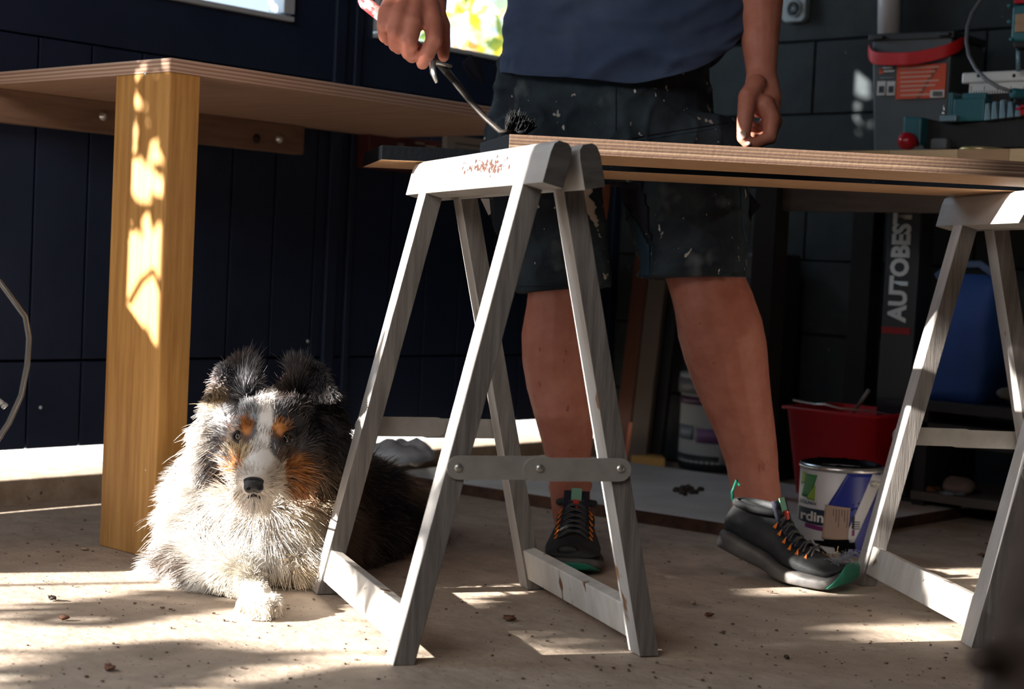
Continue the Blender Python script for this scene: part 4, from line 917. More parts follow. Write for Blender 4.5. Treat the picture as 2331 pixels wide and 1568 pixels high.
# ---- tall grey bin with red strap
bin_m = mk('grey_plastic', (.075, .085, .095), .5, col2=(.10, .11, .12), nscale=8, bump=.15, bscale=200); bin_d = mk('grey_plastic_side', (.03, .034, .038), .5)
red_s = mk('red_webbing', (.75, .01, .015), .55, bump=.3, bscale=300)
YBI = 3.60
bn = thing('plastic_box', 'tall tapered grey plastic box with red strap and orange label on the bench', 'box', tuple(W(2075, 341, 1, YBI)))
def wp(x, y, yy): return W(x, y, 1, yy)
a, b_, c, d = wp(1984, 78, YBI), wp(2168, 70, YBI), wp(2150, 341, YBI), wp(1990, 341, YBI)
c.z = d.z = zb; bk = Vector((0, .17, 0)); bi = Vector((0, .15, 0))
MB().hexa([d, c, d+bi, c+bi, a, b_, a+bk, b_+bk]).obj('body', bin_m, bn, bevel=.006)
MB().hexa([a+ZU*-.018-XR*.006+YN*.005, b_-ZU*.018+XR*.006+YN*.005, a+bk-ZU*.018-XR*.006, b_+bk-ZU*.018+XR*.006, a-XR*.006+YN*.005, b_+XR*.006+YN*.005, a+bk-XR*.006, b_+bk+XR*.006]).obj('rim', bin_d, bn, bevel=.003)
for q in ((1990, 84), (2140, 76)):
    MB().box(wp(q[0]+10, q[1]+2, YBI-.012), (.028, .014, .008)).obj('latch', bin_d, bn, bevel=.001)
rows = [(1975, 108), (1978, 126), (1990, 133), (2015, 134), (2050, 134), (2062, 134), (2090, 131), (2115, 126), (2150, 118), (2185, 104), (2200, 92)]
sv, sf = [], []
dep = [-.0, -.03, -.045, -.050, -.052, -.058, -.050, -.045, -.03, .02, .10]
for (x, y), dd in zip(rows, dep):
    p = wp(x, y, YBI+dd*.55); sv += [p-ZU*.017, p+ZU*.017]
m_ = MB(); m_.add(sv, [(2*i, 2*i+2, 2*i+3, 2*i+1) for i in range(len(rows)-1)], True)
so = m_.obj('strap', red_s, bn); q = so.modifiers.new('t', 'SOLIDIFY'); q.thickness = .002; q = so.modifiers.new('s', 'SUBSURF'); q.levels = q.render_levels = 2
FL = YBI-.004
orange = mk('orange_print', (.85, .10, .03), .5); cream = mk('cream_print', (.85, .45, .35), .6); whitep = mk('white_print', (.75, .75, .74), .55); blk = mk('black_print', (.01, .01, .012), .5); greyp = mk('grey_print', (.30, .32, .34), .6)
sl_ = (b_-a).normalized(); up_ = (a-d).normalized()
def plab(nm, mat, px0, py0, px1, py1, lift=0): 
    x0, x1, z0, z1 = PR(px0, py0, px1, py1, FL-lift); return MB().box(((x0+x1)/2, FL-lift-.0005, (z0+z1)/2), (x1-x0, .0016, z1-z0)).obj(nm, mat, bn)
plab('label', orange, 2041, 147, 2153, 224)
for i in range(7): plab('print_line', cream, 2050, 152+i*10.3, 2138-(i % 3)*9-(20 if i > 4 else 0), 156+i*10.3, .001)
plab('barcode', whitep, 2118, 205, 2150, 222, .001)
for i in range(7): plab('bar', blk, 2124+i*3.2, 208, 2125.6+i*3.2, 219, .0025)
m_ = MB(); m_.prism([wp(2085, 224, FL-.0012), wp(2093, 224, FL-.0012), wp(2140, 148, FL-.0012), wp(2131, 148, FL-.0012)], YN*.0008); m_.obj('print_stripe', mk('brown_print', (.35, .08, .04), .5), bn)
for x in (1997, 2019): plab('print_panel', whitep, x, 185, x+19, 217, .0005); plab('picture', bin_d, x+4, 196, x+15, 211, .002)
plab('emblem', orange, 2002, 160, 2012, 168, .0005); plab('emblem', orange, 2002, 155, 2006, 162, .0005)
for i, w_ in enumerate((22, 26)): plab('print_line', whitep, 2010, 152+i*8, 2010+w_, 156+i*8, .0005)
plab('print_line', greyp, 2004, 176, 2034, 178, .0005)

# ---- pipe on the wall above the box
YP = 3.80
pp = MB(); p0, p1 = wp(2024, 100, YP), wp(2026, -110, YP); pp.tube([p0, p1], .030, 24); o = pp.obj('pipe', mk('grey_pipe', (.55, .53, .55), .4), org=tuple(p0)); tag(o, 'grey plastic pipe on the wall above the grey box', 'pipe')
MB().tube([wp(2004, -110, YP+.03), wp(2006, 75, YP+.03)], .006, 8).obj('pipe_clip', bin_d, o)
# ---- round socket
sk = thing('socket', 'round grey power socket on the dark block wall behind the arm', 'socket', tuple(wp(1808, 22, YB-.005)))
x0, x1, z0, z1 = PR(1781, -12, 1834, 50, YB-.03); cx_, cz_ = (x0+x1)/2, (z0+z1)/2
sock_m = mk('socket_plastic', (.30, .36, .40), .4)
pl = []; w, h, ch_ = (x1-x0)/2, (z1-z0)/2, .010
for (u, v) in ((-w+ch_, -h), (w-ch_, -h), (w, -h+ch_), (w, h-ch_), (w-ch_, h), (-w+ch_, h), (-w, h-ch_), (-w, -h+ch_)): pl.append(Vector((cx_+u, YB-.006, cz_+v)))
MB().prism(pl, (0, -.026, 0)).obj('plate', sock_m, sk, bevel=.004)
ry = Vector((0, -1, 0)).to_track_quat('Z', 'Y').to_matrix(); sc_ = wp(1808, 20, YB-.034)
MB().lathe([(.0225, 0), (.0235, .004), (.021, .006), (.0185, .002), (.018, -.006), (.0001, -.006)], sc_, ry, 28).obj('socket_ring', sock_m, sk)
MB().lathe([(.0175, 0), (.0001, .001)], sc_+Vector((0, -.0005, 0)), ry, 24).obj('recess', mk('socket_recess', (.10, .13, .15), .5), sk)
MB().ell(wp(1809, 11, YB-.037), .0022, n=8, m=6).obj('earth_pin', mk('brass', (.6, .35, .12), .3, 1), sk)

# ---- mitre saw
teal = mk('teal_plastic', (.02, .13, .17), .45, col2=(.03, .17, .21), nscale=10, bump=.15, bscale=150); tealp = mk('pale_teal_metal', (.20, .33, .40), .4, .2); blackpl = mk('black_plastic', (.008, .009, .010), .5, bump=.2, bscale=150); redp = mk('red_plastic', (.50, .01, .025), .3)
alu = mk('brushed_aluminium', (.78, .80, .80), .4, .3, bump=.1)
YS = 3.40
saw = thing('mitre_saw', 'teal and black mitre saw with red knob and silver fence on the bench', 'saw', tuple(W(2230, 341, 1, YS)))
m_ = MB(); prof = [(2096, 268), (2100, 338), (2331, 338), (2420, 338), (2420, 262), (2331, 262), (2290, 263), (2250, 268), (2225, 276), (2190, 280), (2140, 276)]
m_.prism([wp(x, y, YS) for x, y in prof], (0, .22, 0)); m_.obj('base', blackpl, saw, bevel=.004)
m_ = MB(); m_.prism([wp(2056, 264, YS-.03), wp(2098, 266, YS-.03), wp(2094, 330, YS-.03), wp(2053, 322, YS-.03)], (0, .07, 0)); m_.obj('arm', teal, saw, bevel=.005)
kc = wp(2053, 320, YS-.07); kn = MB().lathe([(.0001, -.004), (.008, -.002), (.011, .003), (.019, .006), (.0195, .014), (.0205, .020), (.019, .030), (.012, .034), (.010, .05)], kc, Vector((.25, 1, 0)).to_track_quat('Z', 'Y').to_matrix(), 12).obj('knob', redp, saw)
m_ = MB(); pbox(m_, 2116, 314, 2154, 341, YS-.02, .04); m_.obj('foot', mk('grey_foot', (.16, .18, .20), .6), saw, bevel=.006)
m_ = MB(); pbox(m_, 2170, 224, 2240, 276, YS-.01, .06); pbox(m_, 2157, 210, 2168, 272, YS, .05); pbox(m_, 2168, 226, 2176, 272, YS, .05); pbox(m_, 2190, 211, 2243, 235, YS, .05); m_.obj('housing', teal, saw, bevel=.003)
m_ = MB(); pbox(m_, 2138, 262, 2176, 276, YS-.03, .05); m_.obj('clamp', tealp, saw, bevel=.002)
m_ = MB(); pbox(m_, 2243, 212, 2300, 262, YS+.03, .05); m_.obj('housing', blackpl, saw, bevel=.003)
for i, x in enumerate((2240, 2256, 2274, 2292, 2310)):
    m_ = MB(); m_.prism([wp(x, 274-i*2, YS-.02), wp(x+14, 272-i*2, YS-.02), wp(x+11, 226+(abs(i-2)*4), YS-.01), wp(x+3, 228+(abs(i-2)*4), YS-.01)], (0, .04, 0)); m_.obj('rib', tealp, saw, bevel=.0015)
m_ = MB(); x0, x1, z0, z1 = PR(2189, 160, 2420, 186, YS+.06); m_.box(((x0+x1)/2, YS+.07, (z0+z1)/2), (x1-x0, .02, z1-z0)); m_.obj('fence', alu, saw, bevel=.004)
for x in (2227, 2308): MB().lathe([(.0042, 0), (.0001, .0006)], wp(x, 172, YS+.0592), ry, 14).obj('hole', blk, saw)
m_ = MB(); pbox(m_, 2206, 186, 2420, 214, YS+.065, .01); m_.obj('scale', alu, saw)
for i in range(22):
    m_ = MB(); pbox(m_, 2210+i*6, 206 if i % 5 else 196, 2211.4+i*6, 213, YS+.0645, .001); m_.obj('tick', blk, saw)
MB().lathe([(.010, 0), (.0115, .003), (.0115, .05), (.010, .055)], wp(2303, 212, YS-.06), Vector((.55, .83, 0)).to_track_quat('Z', 'Y').to_matrix(), 20).obj('cord_grip', teal, saw)
m_ = MB(); pbox(m_, 2306, 200, 2420, 236, YS-.03, .06); m_.obj('handle', blackpl, saw, bevel=.006)
m_ = MB(); pbox(m_, 2312, 244, 2331, 250, YS-.045, .02); pbox(m_, 2322, 238, 2345, 262, YS-.045, .02); m_.obj('lever', redp, saw, bevel=.001)
MB().tube([wp(2149, 262, YS-.01), wp(2150, 238, YS-.01)], .0022, 8).obj('screw', steel, saw); MB().ell(wp(2149, 258, YS-.012), .005, n=10, m=6).obj('screw', steel, saw)
m_ = MB(); pbox(m_, 2302, 8, 2420, 92, YS, .07); m_.obj('motor_head', teal, saw, bevel=.005)
m_ = MB(); pbox(m_, 2310, 30, 2360, 72, YS-.004, .01); m_.obj('window', mk('amber_window', (.45, .36, .20), .35, col2=(.40, .25, .17), nscale=4), saw, bevel=.002)
m_ = MB(); pbox(m_, 2308, -8, 2420, 4, YS-.005, .05); m_.obj('guard', redp, saw, bevel=.002)
m_ = MB(); pbox(m_, 2306, 90, 2420, 106, YS+.005, .06); m_.obj('motor_head', blackpl, saw, bevel=.003)
for q in ((2300, 14), (2300, 50), (2304, 90)): MB().lathe([(.004, 0), (.005, .004), (.004, .008)], wp(q[0], q[1], YS-.004), ry, 10).obj('bolt', teal, saw)
MB().tube([wp(2318, 104, YS+.03), wp(2318, 162, YS+.03)], .005, 10).obj('post', tealp, saw)
tag(MB().tube([wp(x, y, YS+dy) for x, y, dy in ((2250, -40, .1), (2232, 0, .09), (2212, 30, .07), (2202, 62, .05), (2200, 95, .03), (2206, 128, .0), (2222, 158, -.03), (2246, 182, -.05), (2272, 198, -.06), (2300, 207, -.06))], .0042, 10).obj('cable', mk('grey_cable', (.16, .17, .19), .4), saw), 'grey power cable hanging in a loop')
# ---- brass coloured tin lid
ti = MB(); tc_ = W(2236, 340, 1, YBE+.06); tc_.z = zb; ti.lathe([(.047, 0), (.050, .001), (.050, .0045), (.047, .006), (.047, .0075), (.002, .008)], tc_, None, 32); o = ti.obj('tin_lid', mk('brass_tin', (.62, .48, .16), .3, .7, col2=(.75, .68, .45), nscale=30), org=tuple(tc_)); tag(o, 'flat brass coloured tin lid on the edge of the stave bench', 'lid')

# ================================================================ UNDER AND BESIDE THE BENCH
# ---- press column with lettering
YC = 3.60
pc_ = thing('press_column', 'dark steel column lettered AUTOBEST standing under the bench', 'column', tuple(G(2050, 1165)))
colm = mk('dark_grey_enamel', (.022, .030, .036), .4, bump=.1, bscale=200); cwhite = mk('column_lettering', (.60, .66, .68), .5); cred = mk('column_red', (.28, .006, .012), .5)
xa, xb = W(2023, 445, 1, YC).x, W(2100, 445, 1, YC).x
MB().box(((xa+xb)/2, YC+.035, (zb-.04)/2), (xb-xa, .07, zb-.04)).obj('column', colm, pc_, bevel=.003)
MB().box(((xa+xb)/2, YC+.06, .02), (xb-xa+.16, .20, .03)).obj('foot_plate', colm, pc_, bevel=.003)
pA = W(2024, 738, 1, YC); zt_ = W(2065, 477, 1, YC).z; zA = W(2040, 734, 1, YC).z
ctr = (xa+xb)/2-.004; th_ = .052
text('AUTOBEST', cwhite, pc_, (ctr+th_/2, YC, zA), (0, 0, 1), (-1, 0, 0), th_, width=zt_-zA, bold=.045, thick=.001, lift=.0012)
text('\u00ae', cwhite, pc_, (xb-.012, YC, zt_-.006), (0, 0, 1), (-1, 0, 0), .008, name='mark', lift=.0012)
MB().box((ctr, YC-.001, zA-.020), (.078, .002, .016)).obj('red_bar', cred, pc_)
# ---- shelf with blue bag and clutter
darkm = mk('dark_shelf', (.012, .012, .013), .7); YSH = 3.52
sh_ = thing('shelf_unit', 'low dark shelf under the bench, blue bag on it', 'shelf', tuple(G(2200, 1170)))
xs0, xs1 = W(2085, 900, 1, YSH).x, W(2331, 900, 1, YSH).x+.35
z2 = W(2170, 918, 1, YSH).z; z1_ = W(2170, 1005, 1, YSH).z; z0_ = W(2150, 1146, 1, YSH).z
MB().box(((xs0+xs1)/2, YSH+.14, z2-.012), (xs1-xs0, .28, .024)).obj('shelf', darkm, sh_, bevel=.001)
MB().box(((xs0+xs1)/2, YSH+.14, z2-.058), (xs1-xs0, .26, .012)).obj('shelf', darkm, sh_)
MB().box(((xs0+xs1)/2, YSH+.14, z0_+.01), (xs1-xs0, .28, .02)).obj('shelf', mk('grubby_board', (.10, .085, .075), .8), sh_, bevel=.001)
for x in (xs0+.015, xs0+.30, xs1-.02):
    MB().box((x, YSH+.14, z2/2), (.03, .26, z2-.024)).obj('upright', darkm, sh_)
bluem = mk('blue_bag_fabric', (.006, .045, .22), .7, col2=(.01, .06, .28), nscale=8, bump=.4, bscale=120)
bg_ = MB(); xa_, xb_ = W(2108, 800, 1, YSH+.03).x, W(2240, 800, 1, YSH+.03).x; zt2 = W(2170, 622, 1, YSH+.03).z
rings = []
for i in range(12):
    u = i/11; z = z2+(zt2-z2)*u; s = 1-.04*math.sin(u*3)+.02*u; ring = []
    for j in range(20):
        a_ = 2*math.pi*j/20; ca, sa = math.cos(a_), math.sin(a_); p = Vector(((xa_+xb_)/2+(xb_-xa_)/2*s*math.copysign(abs(ca)**.35, ca), YSH+.11+.075*math.copysign(abs(sa)**.35, sa)*(1-.5*u**3), z))
        ring.append(p+Vector((mnoise.noise(p*14), mnoise.noise(p*14+Vector((5, 5, 5))), .3*mnoise.noise(p*10)))*.006)
    rings.append(ring)
bgm = bg_.loft(rings).obj('cool_bag', bluem, org=((xa_+xb_)/2, YSH+.11, z2)); tag(bgm, 'blue fabric bag on the low dark shelf', 'bag')
MB().tube([Vector(((xa_+xb_)/2-.07, YSH+.05, zt2-.01)), Vector(((xa_+xb_)/2-.03, YSH+.04, zt2+.02)), Vector(((xa_+xb_)/2+.04, YSH+.05, zt2+.025)), Vector(((xa_+xb_)/2+.09, YSH+.06, zt2-.01))], [(.002, .009)]*4, 8).obj('handle', mk('blue_webbing', (.05, .10, .22), .7), bgm)
cl = MB(); xc0, xc1 = W(2100, 985, 1, YSH).x, W(2225, 985, 1, YSH).x
o = MB().box(((xc0+xc1)/2, YSH+.09, z1_+.0055), (xc1-xc0, .16, .009)).obj('offcut', mk('lit_strip_yellow', (.55, .34, .10), .6), org=((xc0+xc1)/2, YSH+.09, z1_)); tag(o, 'thin yellow strip painted as a lit edge on the low shelf', 'board')  # yellow strip: light on the shelf put into a coloured piece
MB().box(((xs0+xs1)/2, YSH+.15, z1_-.006), (xs1-xs0, .28, .012)).obj('shelf', darkm, sh_)
def rag(nm, px0, py0, px1, py1, y, dy, mat, lab, cat):
    x0, x1, z0, z1 = PR(px0, py0, px1, py1, y); mb = MB(); mb.ell(((x0+x1)/2, y+dy/2, (z0+z1)/2), ((x1-x0)/2, dy/2, (z1-z0)/2), n=20, m=12); me = mb.mesh(nm); P = arr(me); N_ = nrm(me); setco(me, P+N_*(.012*snoise(P, 30)[:, None]))
    z0 = max(z0, z0_+.0215) if z0 < z2-.1 else z2+.001
    P = arr(me); P[:, 2] = np.maximum(P[:, 2], z0); setco(me, P); o = link_mesh(nm, me, mat, org=((x0+x1)/2, y+dy/2, z0)); tag(o, lab, cat); return o
rag('cloth', 2128, 1092, 2192, 1130, YSH+.02, .10, mk('brown_grey_rag', (.20, .15, .13), .9), 'crumpled brown-grey rag on the bottom shelf beside the column', 'cloth')
rag('brick_chunk', 2082, 1108, 2122, 1132, YSH+.02, .08, mk('rusty_lump', (.20, .075, .03), .9), 'small rust-brown lump on the bottom shelf next to the rag', 'rubble')
rag('cloth', 2126, 1118, 2180, 1136, YSH-.0, .06, mk('blue_grey_rag', (.22, .25, .28), .9), 'pale blue-grey rag in front on the bottom shelf', 'cloth')
rag('bundle', 2255, 888, 2310, 905, YSH+.02, .08, mk('dull_bundle', (.10, .095, .085), .9), 'small dull grey bundle on the shelf right of the blue bag', 'bundle')

# ---- red bucket
redb = mk('red_bucket_plastic', (.62, .008, .018), .35, bump=.15, bscale=60)
YK = 3.40
bx0, bx1, bz0, bz1 = PR(1776, 940, 1985, 1100, YK); bz0 = .026
bu = thing('bucket', 'rectangular red plastic bucket with wire handle on the white panel', 'bucket', ((bx0+bx1)/2, YK+.12, .025))
def rrect(x0, x1, y0_, y1_, z, r=.03, n=5):
    pts = []
    for cx2, cy2, a0 in ((x1-r, y1_-r, 0), (x0+r, y1_-r, 90), (x0+r, y0_+r, 180), (x1-r, y0_+r, 270)):
        for i in range(n): a_ = math.radians(a0+90*i/(n-1)); pts.append(Vector((cx2+r*math.cos(a_), cy2+r*math.sin(a_), z)))
    return pts
t_ = .010
R_ = [rrect(bx0+t_*2, bx1-t_*2, YK+.03, YK+.23, bz0), rrect(bx0, bx1, YK, YK+.25, bz1), rrect(bx0-.01, bx1+.01, YK-.01, YK+.26, bz1), rrect(bx0-.01, bx1+.01, YK-.01, YK+.26, bz1+.006), rrect(bx0+.006, bx1-.006, YK+.006, YK+.244, bz1+.006), rrect(bx0+.03, bx1-.03, YK+.04, YK+.21, bz0+.01)]
MB().loft(R_).obj('body', redb, bu)
hz = bz1+.014; MB().tube([Vector((bx0-.012, YK+.12, bz1)), Vector((bx0+.0, YK+.05, hz+.005)), Vector((bx0+.09, YK+.0, hz+.004)), Vector((bx0+.12, YK-.002, hz+.007)), Vector((bx0+.16, YK, hz+.001)), Vector((bx1-.03, YK+.06, hz-.004)), Vector((bx1+.012, YK+.12, bz1))], .0024, 8).obj('handle', steel, bu)
stk = MB().tube([W(1925, 990, 1, YK+.10), W(1945, 935, 1, YK+.08), W(1978, 888, 1, YK+.06)], [.0038, .0035, .0045], 8).obj('stirring_stick', mk('grey_stick', (.26, .25, .24), .5, .5), org=tuple(W(1925, 990, 1, YK+.10))); tag(stk, 'thin grey metal stirring stick leaning in the red bucket', 'stick')

# ---- paint can with label
can = thing('paint_can', 'open blue and white paint can with green emblem behind the raised shoe', 'paint can', tuple(G(1905, 1262)))
cc = G(1905, 1248); RC = .0815; HC = W(1905, 1050, 1, cc.y).z; 
dC = (cc-CAM).dot(FW); RC = 92*dC/FPX
tinm = mk('tin_white_label', (.62, .64, .68), .35, bump=.1); tinb = mk('tin_blue_print', (.015, .03, .28), .35); metal = mk('can_rim', (.55, .57, .60), .25, .8)
HC = .55-(1052-(605+.048*(1905-1165)))*dC/FPX
MB().lathe([(RC-.002, 0), (RC, .003), (RC, HC-.012), (RC-.002, HC-.010)], cc, None, 56).obj('body', tinm, can)
MB().lathe([(RC, HC-.012), (RC+.003, HC-.009), (RC+.003, HC-.004), (RC, HC), (RC-.008, HC), (RC-.010, HC-.006), (RC-.012, HC-.03), (.001, HC-.03)], cc, None, 56).obj('rim', metal, can)
dr = MB(); rings = []
for k_ in range(3):
    ring = []
    for j in range(56):
        a_ = 2*math.pi*j/56; rr_ = (RC-.001, RC-.010, RC-.013)[k_]; zz_ = HC+(.0005, .0025+.004*abs(mnoise.noise(Vector((math.cos(a_)*6, math.sin(a_)*6, 1)))), -.012)[k_]; ring.append(cc+Vector((rr_*math.cos(a_), rr_*math.sin(a_), zz_)))
    rings.append(ring)
dr.loft(rings, caps=False); tag(dr.obj('paint_crust', blackp, can), 'crust of black paint round the rim')
MB().lathe([(RC-.013, 0), (.001, .001)], cc+ZU*(HC-.024), None, 40).obj('paint', blackp, can)
def can_pt(u, z, lift=.0008):      # u in pixels across the can as seen (0..185), z height
    s = max(-.999, min(.999, (u-92)/92)); t_ = math.asin(s); vdir = (Vector((0, 0, 0))-Vector((cc.x, cc.y, 0))).normalized(); sdir = Vector((-vdir.y, vdir.x, 0))
    sdir = sdir if sdir.dot(R0) > 0 else -sdir
    return Vector((cc.x, cc.y, z))+vdir*((RC+lift)*math.cos(t_))+sdir*((RC+lift)*math.sin(t_))
def can_poly(nm, mat, poly, lift=.0008, lab=None):     # quad/tri in (u, v) pixels below the rim, subdivided and wrapped
    k_ = dC/FPX; mb = MB(); n_ = 10
    q = poly if len(poly) == 4 else poly+[poly[-1]]
    vs = []
    for j in range(n_+1):
        for i in range(n_+1):
            a_, b2 = i/n_, j/n_; u = (q[0][0]*(1-a_)+q[1][0]*a_)*(1-b2)+(q[3][0]*(1-a_)+q[2][0]*a_)*b2; v = (q[0][1]*(1-a_)+q[1][1]*a_)*(1-b2)+(q[3][1]*(1-a_)+q[2][1]*a_)*b2
            vs.append(can_pt(u, HC-v*k_, lift))
    mb.add(vs, [(j*(n_+1)+i, j*(n_+1)+i+1, (j+1)*(n_+1)+i+1, (j+1)*(n_+1)+i) for j in range(n_) for i in range(n_)], True)
    o = mb.obj(nm, mat, can); s_ = o.modifiers.new('t', 'SOLIDIFY'); s_.thickness = .0004; return o
V0 = 12
can_poly('blue_print', tinb, [(106, V0), (184.5, V0), (184.5, 90), (60, 98)]); can_poly('blue_print', tinb, [(60, 98), (184.5, 60), (184.5, 215), (118, 215)])
can_poly('white_print', tinm, [(160, V0), (184.9, V0+6), (128, 165), (104, 165)], .0014)
gdk, glt = mk('emblem_green', (.02, .22, .05), .4), mk('emblem_lime', (.25, .42, .03), .4)
can_poly('emblem', gdk, [(17, 22), (41, 22), (26, 76), (8, 74)], .0014); can_poly('emblem', glt, [(8, 20), (16, 20), (14, 42), (6, 48)], .0016); can_poly('emblem', glt, [(37, 44), (38, 44), (38, 80), (20, 78)], .0016)
can_poly('dark_band', mk('navy_print', (.012, .03, .06), .4), [(4, 98), (64, 98), (64, 134), (4, 130)], .0012)
can_poly('purple_band', mk('purple_print', (.20, .02, .16), .4), [(20, 132), (64, 136), (64, 146), (20, 142)], .0012); can_poly('purple_band', MATS['purple_print'], [(122, 136), (128, 136), (128, 150), (122, 150)], .0016)
can_poly('paper_label', mk('beige_label', (.42, .30, .24), .7), [(62, 84), (116, 88), (114, 168), (58, 162)], .002)
for i in range(6): can_poly('print_line', blk, [(80+i*6, 92), (81+i*6, 92), (81+i*6, 108+(i % 3)*12), (80+i*6, 108+(i % 3)*12)], .0026)
can_poly('barcode', blk, [(121, 106), (126, 106), (126, 134), (121, 134)], .0022)
for i in range(4): can_poly('bar', blk, [(124, 118+i*5), (138, 118+i*5), (138, 120+i*5), (124, 120+i*5)], .0022)
def can_text(body, mat, u0, u1, v0, v1, bold=0, nm='lettering'):
    cu = bpy.data.curves.new(nm, 'FONT'); cu.body = body; cu.size = 1; cu.offset = bold; o = bpy.data.objects.new('tmp', cu); COL.objects.link(o); bpy.context.view_layer.update()
    me = bpy.data.meshes.new_from_object(o.evaluated_get(bpy.context.evaluated_depsgraph_get())); bpy.data.objects.remove(o); a_ = arr(me); mn, mx = a_.min(0), a_.max(0)
    P = [can_pt(u0+(p[0]-mn[0])/(mx[0]-mn[0])*(u1-u0), HC-(v1-(p[1]-mn[1])/(mx[1]-mn[1])*(v1-v0))*dC/FPX, .0022) for p in a_]; setco(me, np.array([tuple(p) for p in P])); return link_mesh(nm, me, mat, can)
can_text('ZOLPAN', mk('dark_blue_text', (.02, .04, .07), .4), 5, 42, 82, 90, .02); can_text('rdin', whitep, 10, 60, 104, 126, .03)
for (u, v, a_, b2) in ((92, 168, 30, 10), (70, 172, 20, 6), (100, 176, 16, 14), (55, 170, 14, 5), (120, 172, 12, 8), (108, 188, 10, 12)):
    can_poly('paint_run', blackp, [(u-a_, v-b2*.6), (u+a_*.8, v-b2), (u+a_, v+b2), (u-a_*.7, v+b2*.8)], .0026)
hq = can_pt(158, HC-.030, .004); MB().tube([hq, hq+ (can_pt(184, HC-.045, .012)-hq)*1.0, can_pt(184, HC-.045, .012)+R0*.03-ZU*.012+F0*.02], [(.007, .0015)]*3, 8, up=-F0).obj('handle', mk('white_plastic', (.55, .54, .52), .5), can)
MB().lathe([(.004, 0), (.003, .002)], hq-F0*.003, (-F0).to_track_quat('Z', 'Y').to_matrix(), 10).obj('rivet', steel, can)

# ---- white tub with purple label
tb = thing('paint_tub', 'pale grey paint tub with purple label against the back wall', 'tub', tuple(G(1625, 1072)))
tcn = G(1626, 1070); dT = (tcn-CAM).dot(FW); RT = 84*dT/FPX; HTb = .55-(850-628)*dT/FPX
MB().lathe([(RT*.93, 0), (RT, .03), (RT, HTb-.02), (RT+.006, HTb-.02), (RT+.006, HTb), (RT, HTb), (.001, HTb-.002)], tcn, None, 48).obj('body', mk('tub_plastic', (.33, .36, .37), .45, col2=(.42, .46, .48), nscale=5), tb)
MB().lathe([(RT+.008, 0), (RT+.009, .04), (RT+.004, .045)], tcn+ZU*(HTb-.055), None, 40).obj('lid', mk('tub_lid', (.10, .11, .12), .5), tb)
MB().lathe([(RT+.0015, 0), (RT+.0015, .022)], tcn+ZU*(HTb-.085), None, 40).obj('band', mk('dark_purple', (.05, .015, .05), .5), tb)
MB().lathe([(RT*.95+.002, .0), (RT+.002, .045)], tcn+ZU*.004, None, 40).obj('band', mk('tub_dark_band', (.012, .02, .025), .5), tb)
def tub_patch(nm, mat, a0, a1, z0, z1):
    vd = -Vector((tcn.x, tcn.y, 0)).normalized(); sd = Vector((-vd.y, vd.x, 0)); sd = sd if sd.dot(R0) > 0 else -sd; mb = MB(); n_ = 8
    vs = [tcn+vd*((RT+.003)*math.cos(a_))+sd*((RT+.003)*math.sin(a_))+ZU*z for z in (z0, z1) for a_ in np.linspace(a0, a1, n_)]
    mb.add(vs, [(i, i+1, n_+i+1, n_+i) for i in range(n_-1)], True); o = mb.obj(nm, mat, tb); s_ = o.modifiers.new('t', 'SOLIDIFY'); s_.thickness = .0006
tub_patch('label', mk('mauve_print', (.14, .07, .18), .5), -.55, .15, .085, .125); tub_patch('label', mk('blue_grey_print', (.12, .15, .19), .5), -1.3, -.65, .09, .13); tub_patch('paper', mk('tub_paper', (.30, .27, .29), .7), .1, .8, .03, .13)

# ---- boards leaning in the corner
def lean(nm, px0, px1, ptop, pbot, y0_, thick, mat, lab, cat='board', tilt=.06):
    x0, x1, _, z1 = PR(px0, ptop, px1, pbot, y0_); zb_ = .0; m_ = MB()
    a_ = Vector((x0, y0_-tilt, zb_)); b2 = Vector((x1, y0_-tilt, zb_)); c_ = Vector((x0+.01, y0_, z1)); d_ = Vector((x1+.01, y0_, z1)); t = Vector((0, thick, 0))
    o = m_.hexa([a_, b2, a_+t, b2+t, c_, d_, c_+t, d_+t]).obj(nm, mat, bevel=.002, org=tuple(a_)); tag(o, lab, cat); return o
lean('plank', 1437, 1470, 470, 1050, 3.78, .02, mk('red_brown_board', (.10, .030, .014), .7, bump=.3), 'narrow red-brown board leaning against the back wall in the corner')
lean('plank', 1472, 1512, 470, 1050, 3.76, .02, mk('grey_brown_board', (.115, .085, .065), .8, bump=.3), 'grey-brown board leaning on the back wall behind the man, beside the red-brown one')
lean('plank', 1512, 1545, 470, 1058, 3.79, .018, mk('black_board', (.010, .010, .011), .8), 'black board leaning on the back wall left of the pale tub')
lean('plank', 1424, 1434, 960, 1050, 3.72, .02, mk('orange_board', (.55, .13, .04), .6), 'bright orange strip standing in the corner by the yard light', tilt=.01)
wd_ = MB(); wd_.prism([G(1436, 1060), G(1512, 1068), G(1508, 1062), G(1500, 1056)], ZU*.03); o = wd_.obj('offcut', mk('honey_wood', (.62, .36, .10), .6), org=tuple(G(1480, 1050))); tag(o, 'wedge shaped honey coloured wood offcut at the foot of the leaning boards', 'offcut')
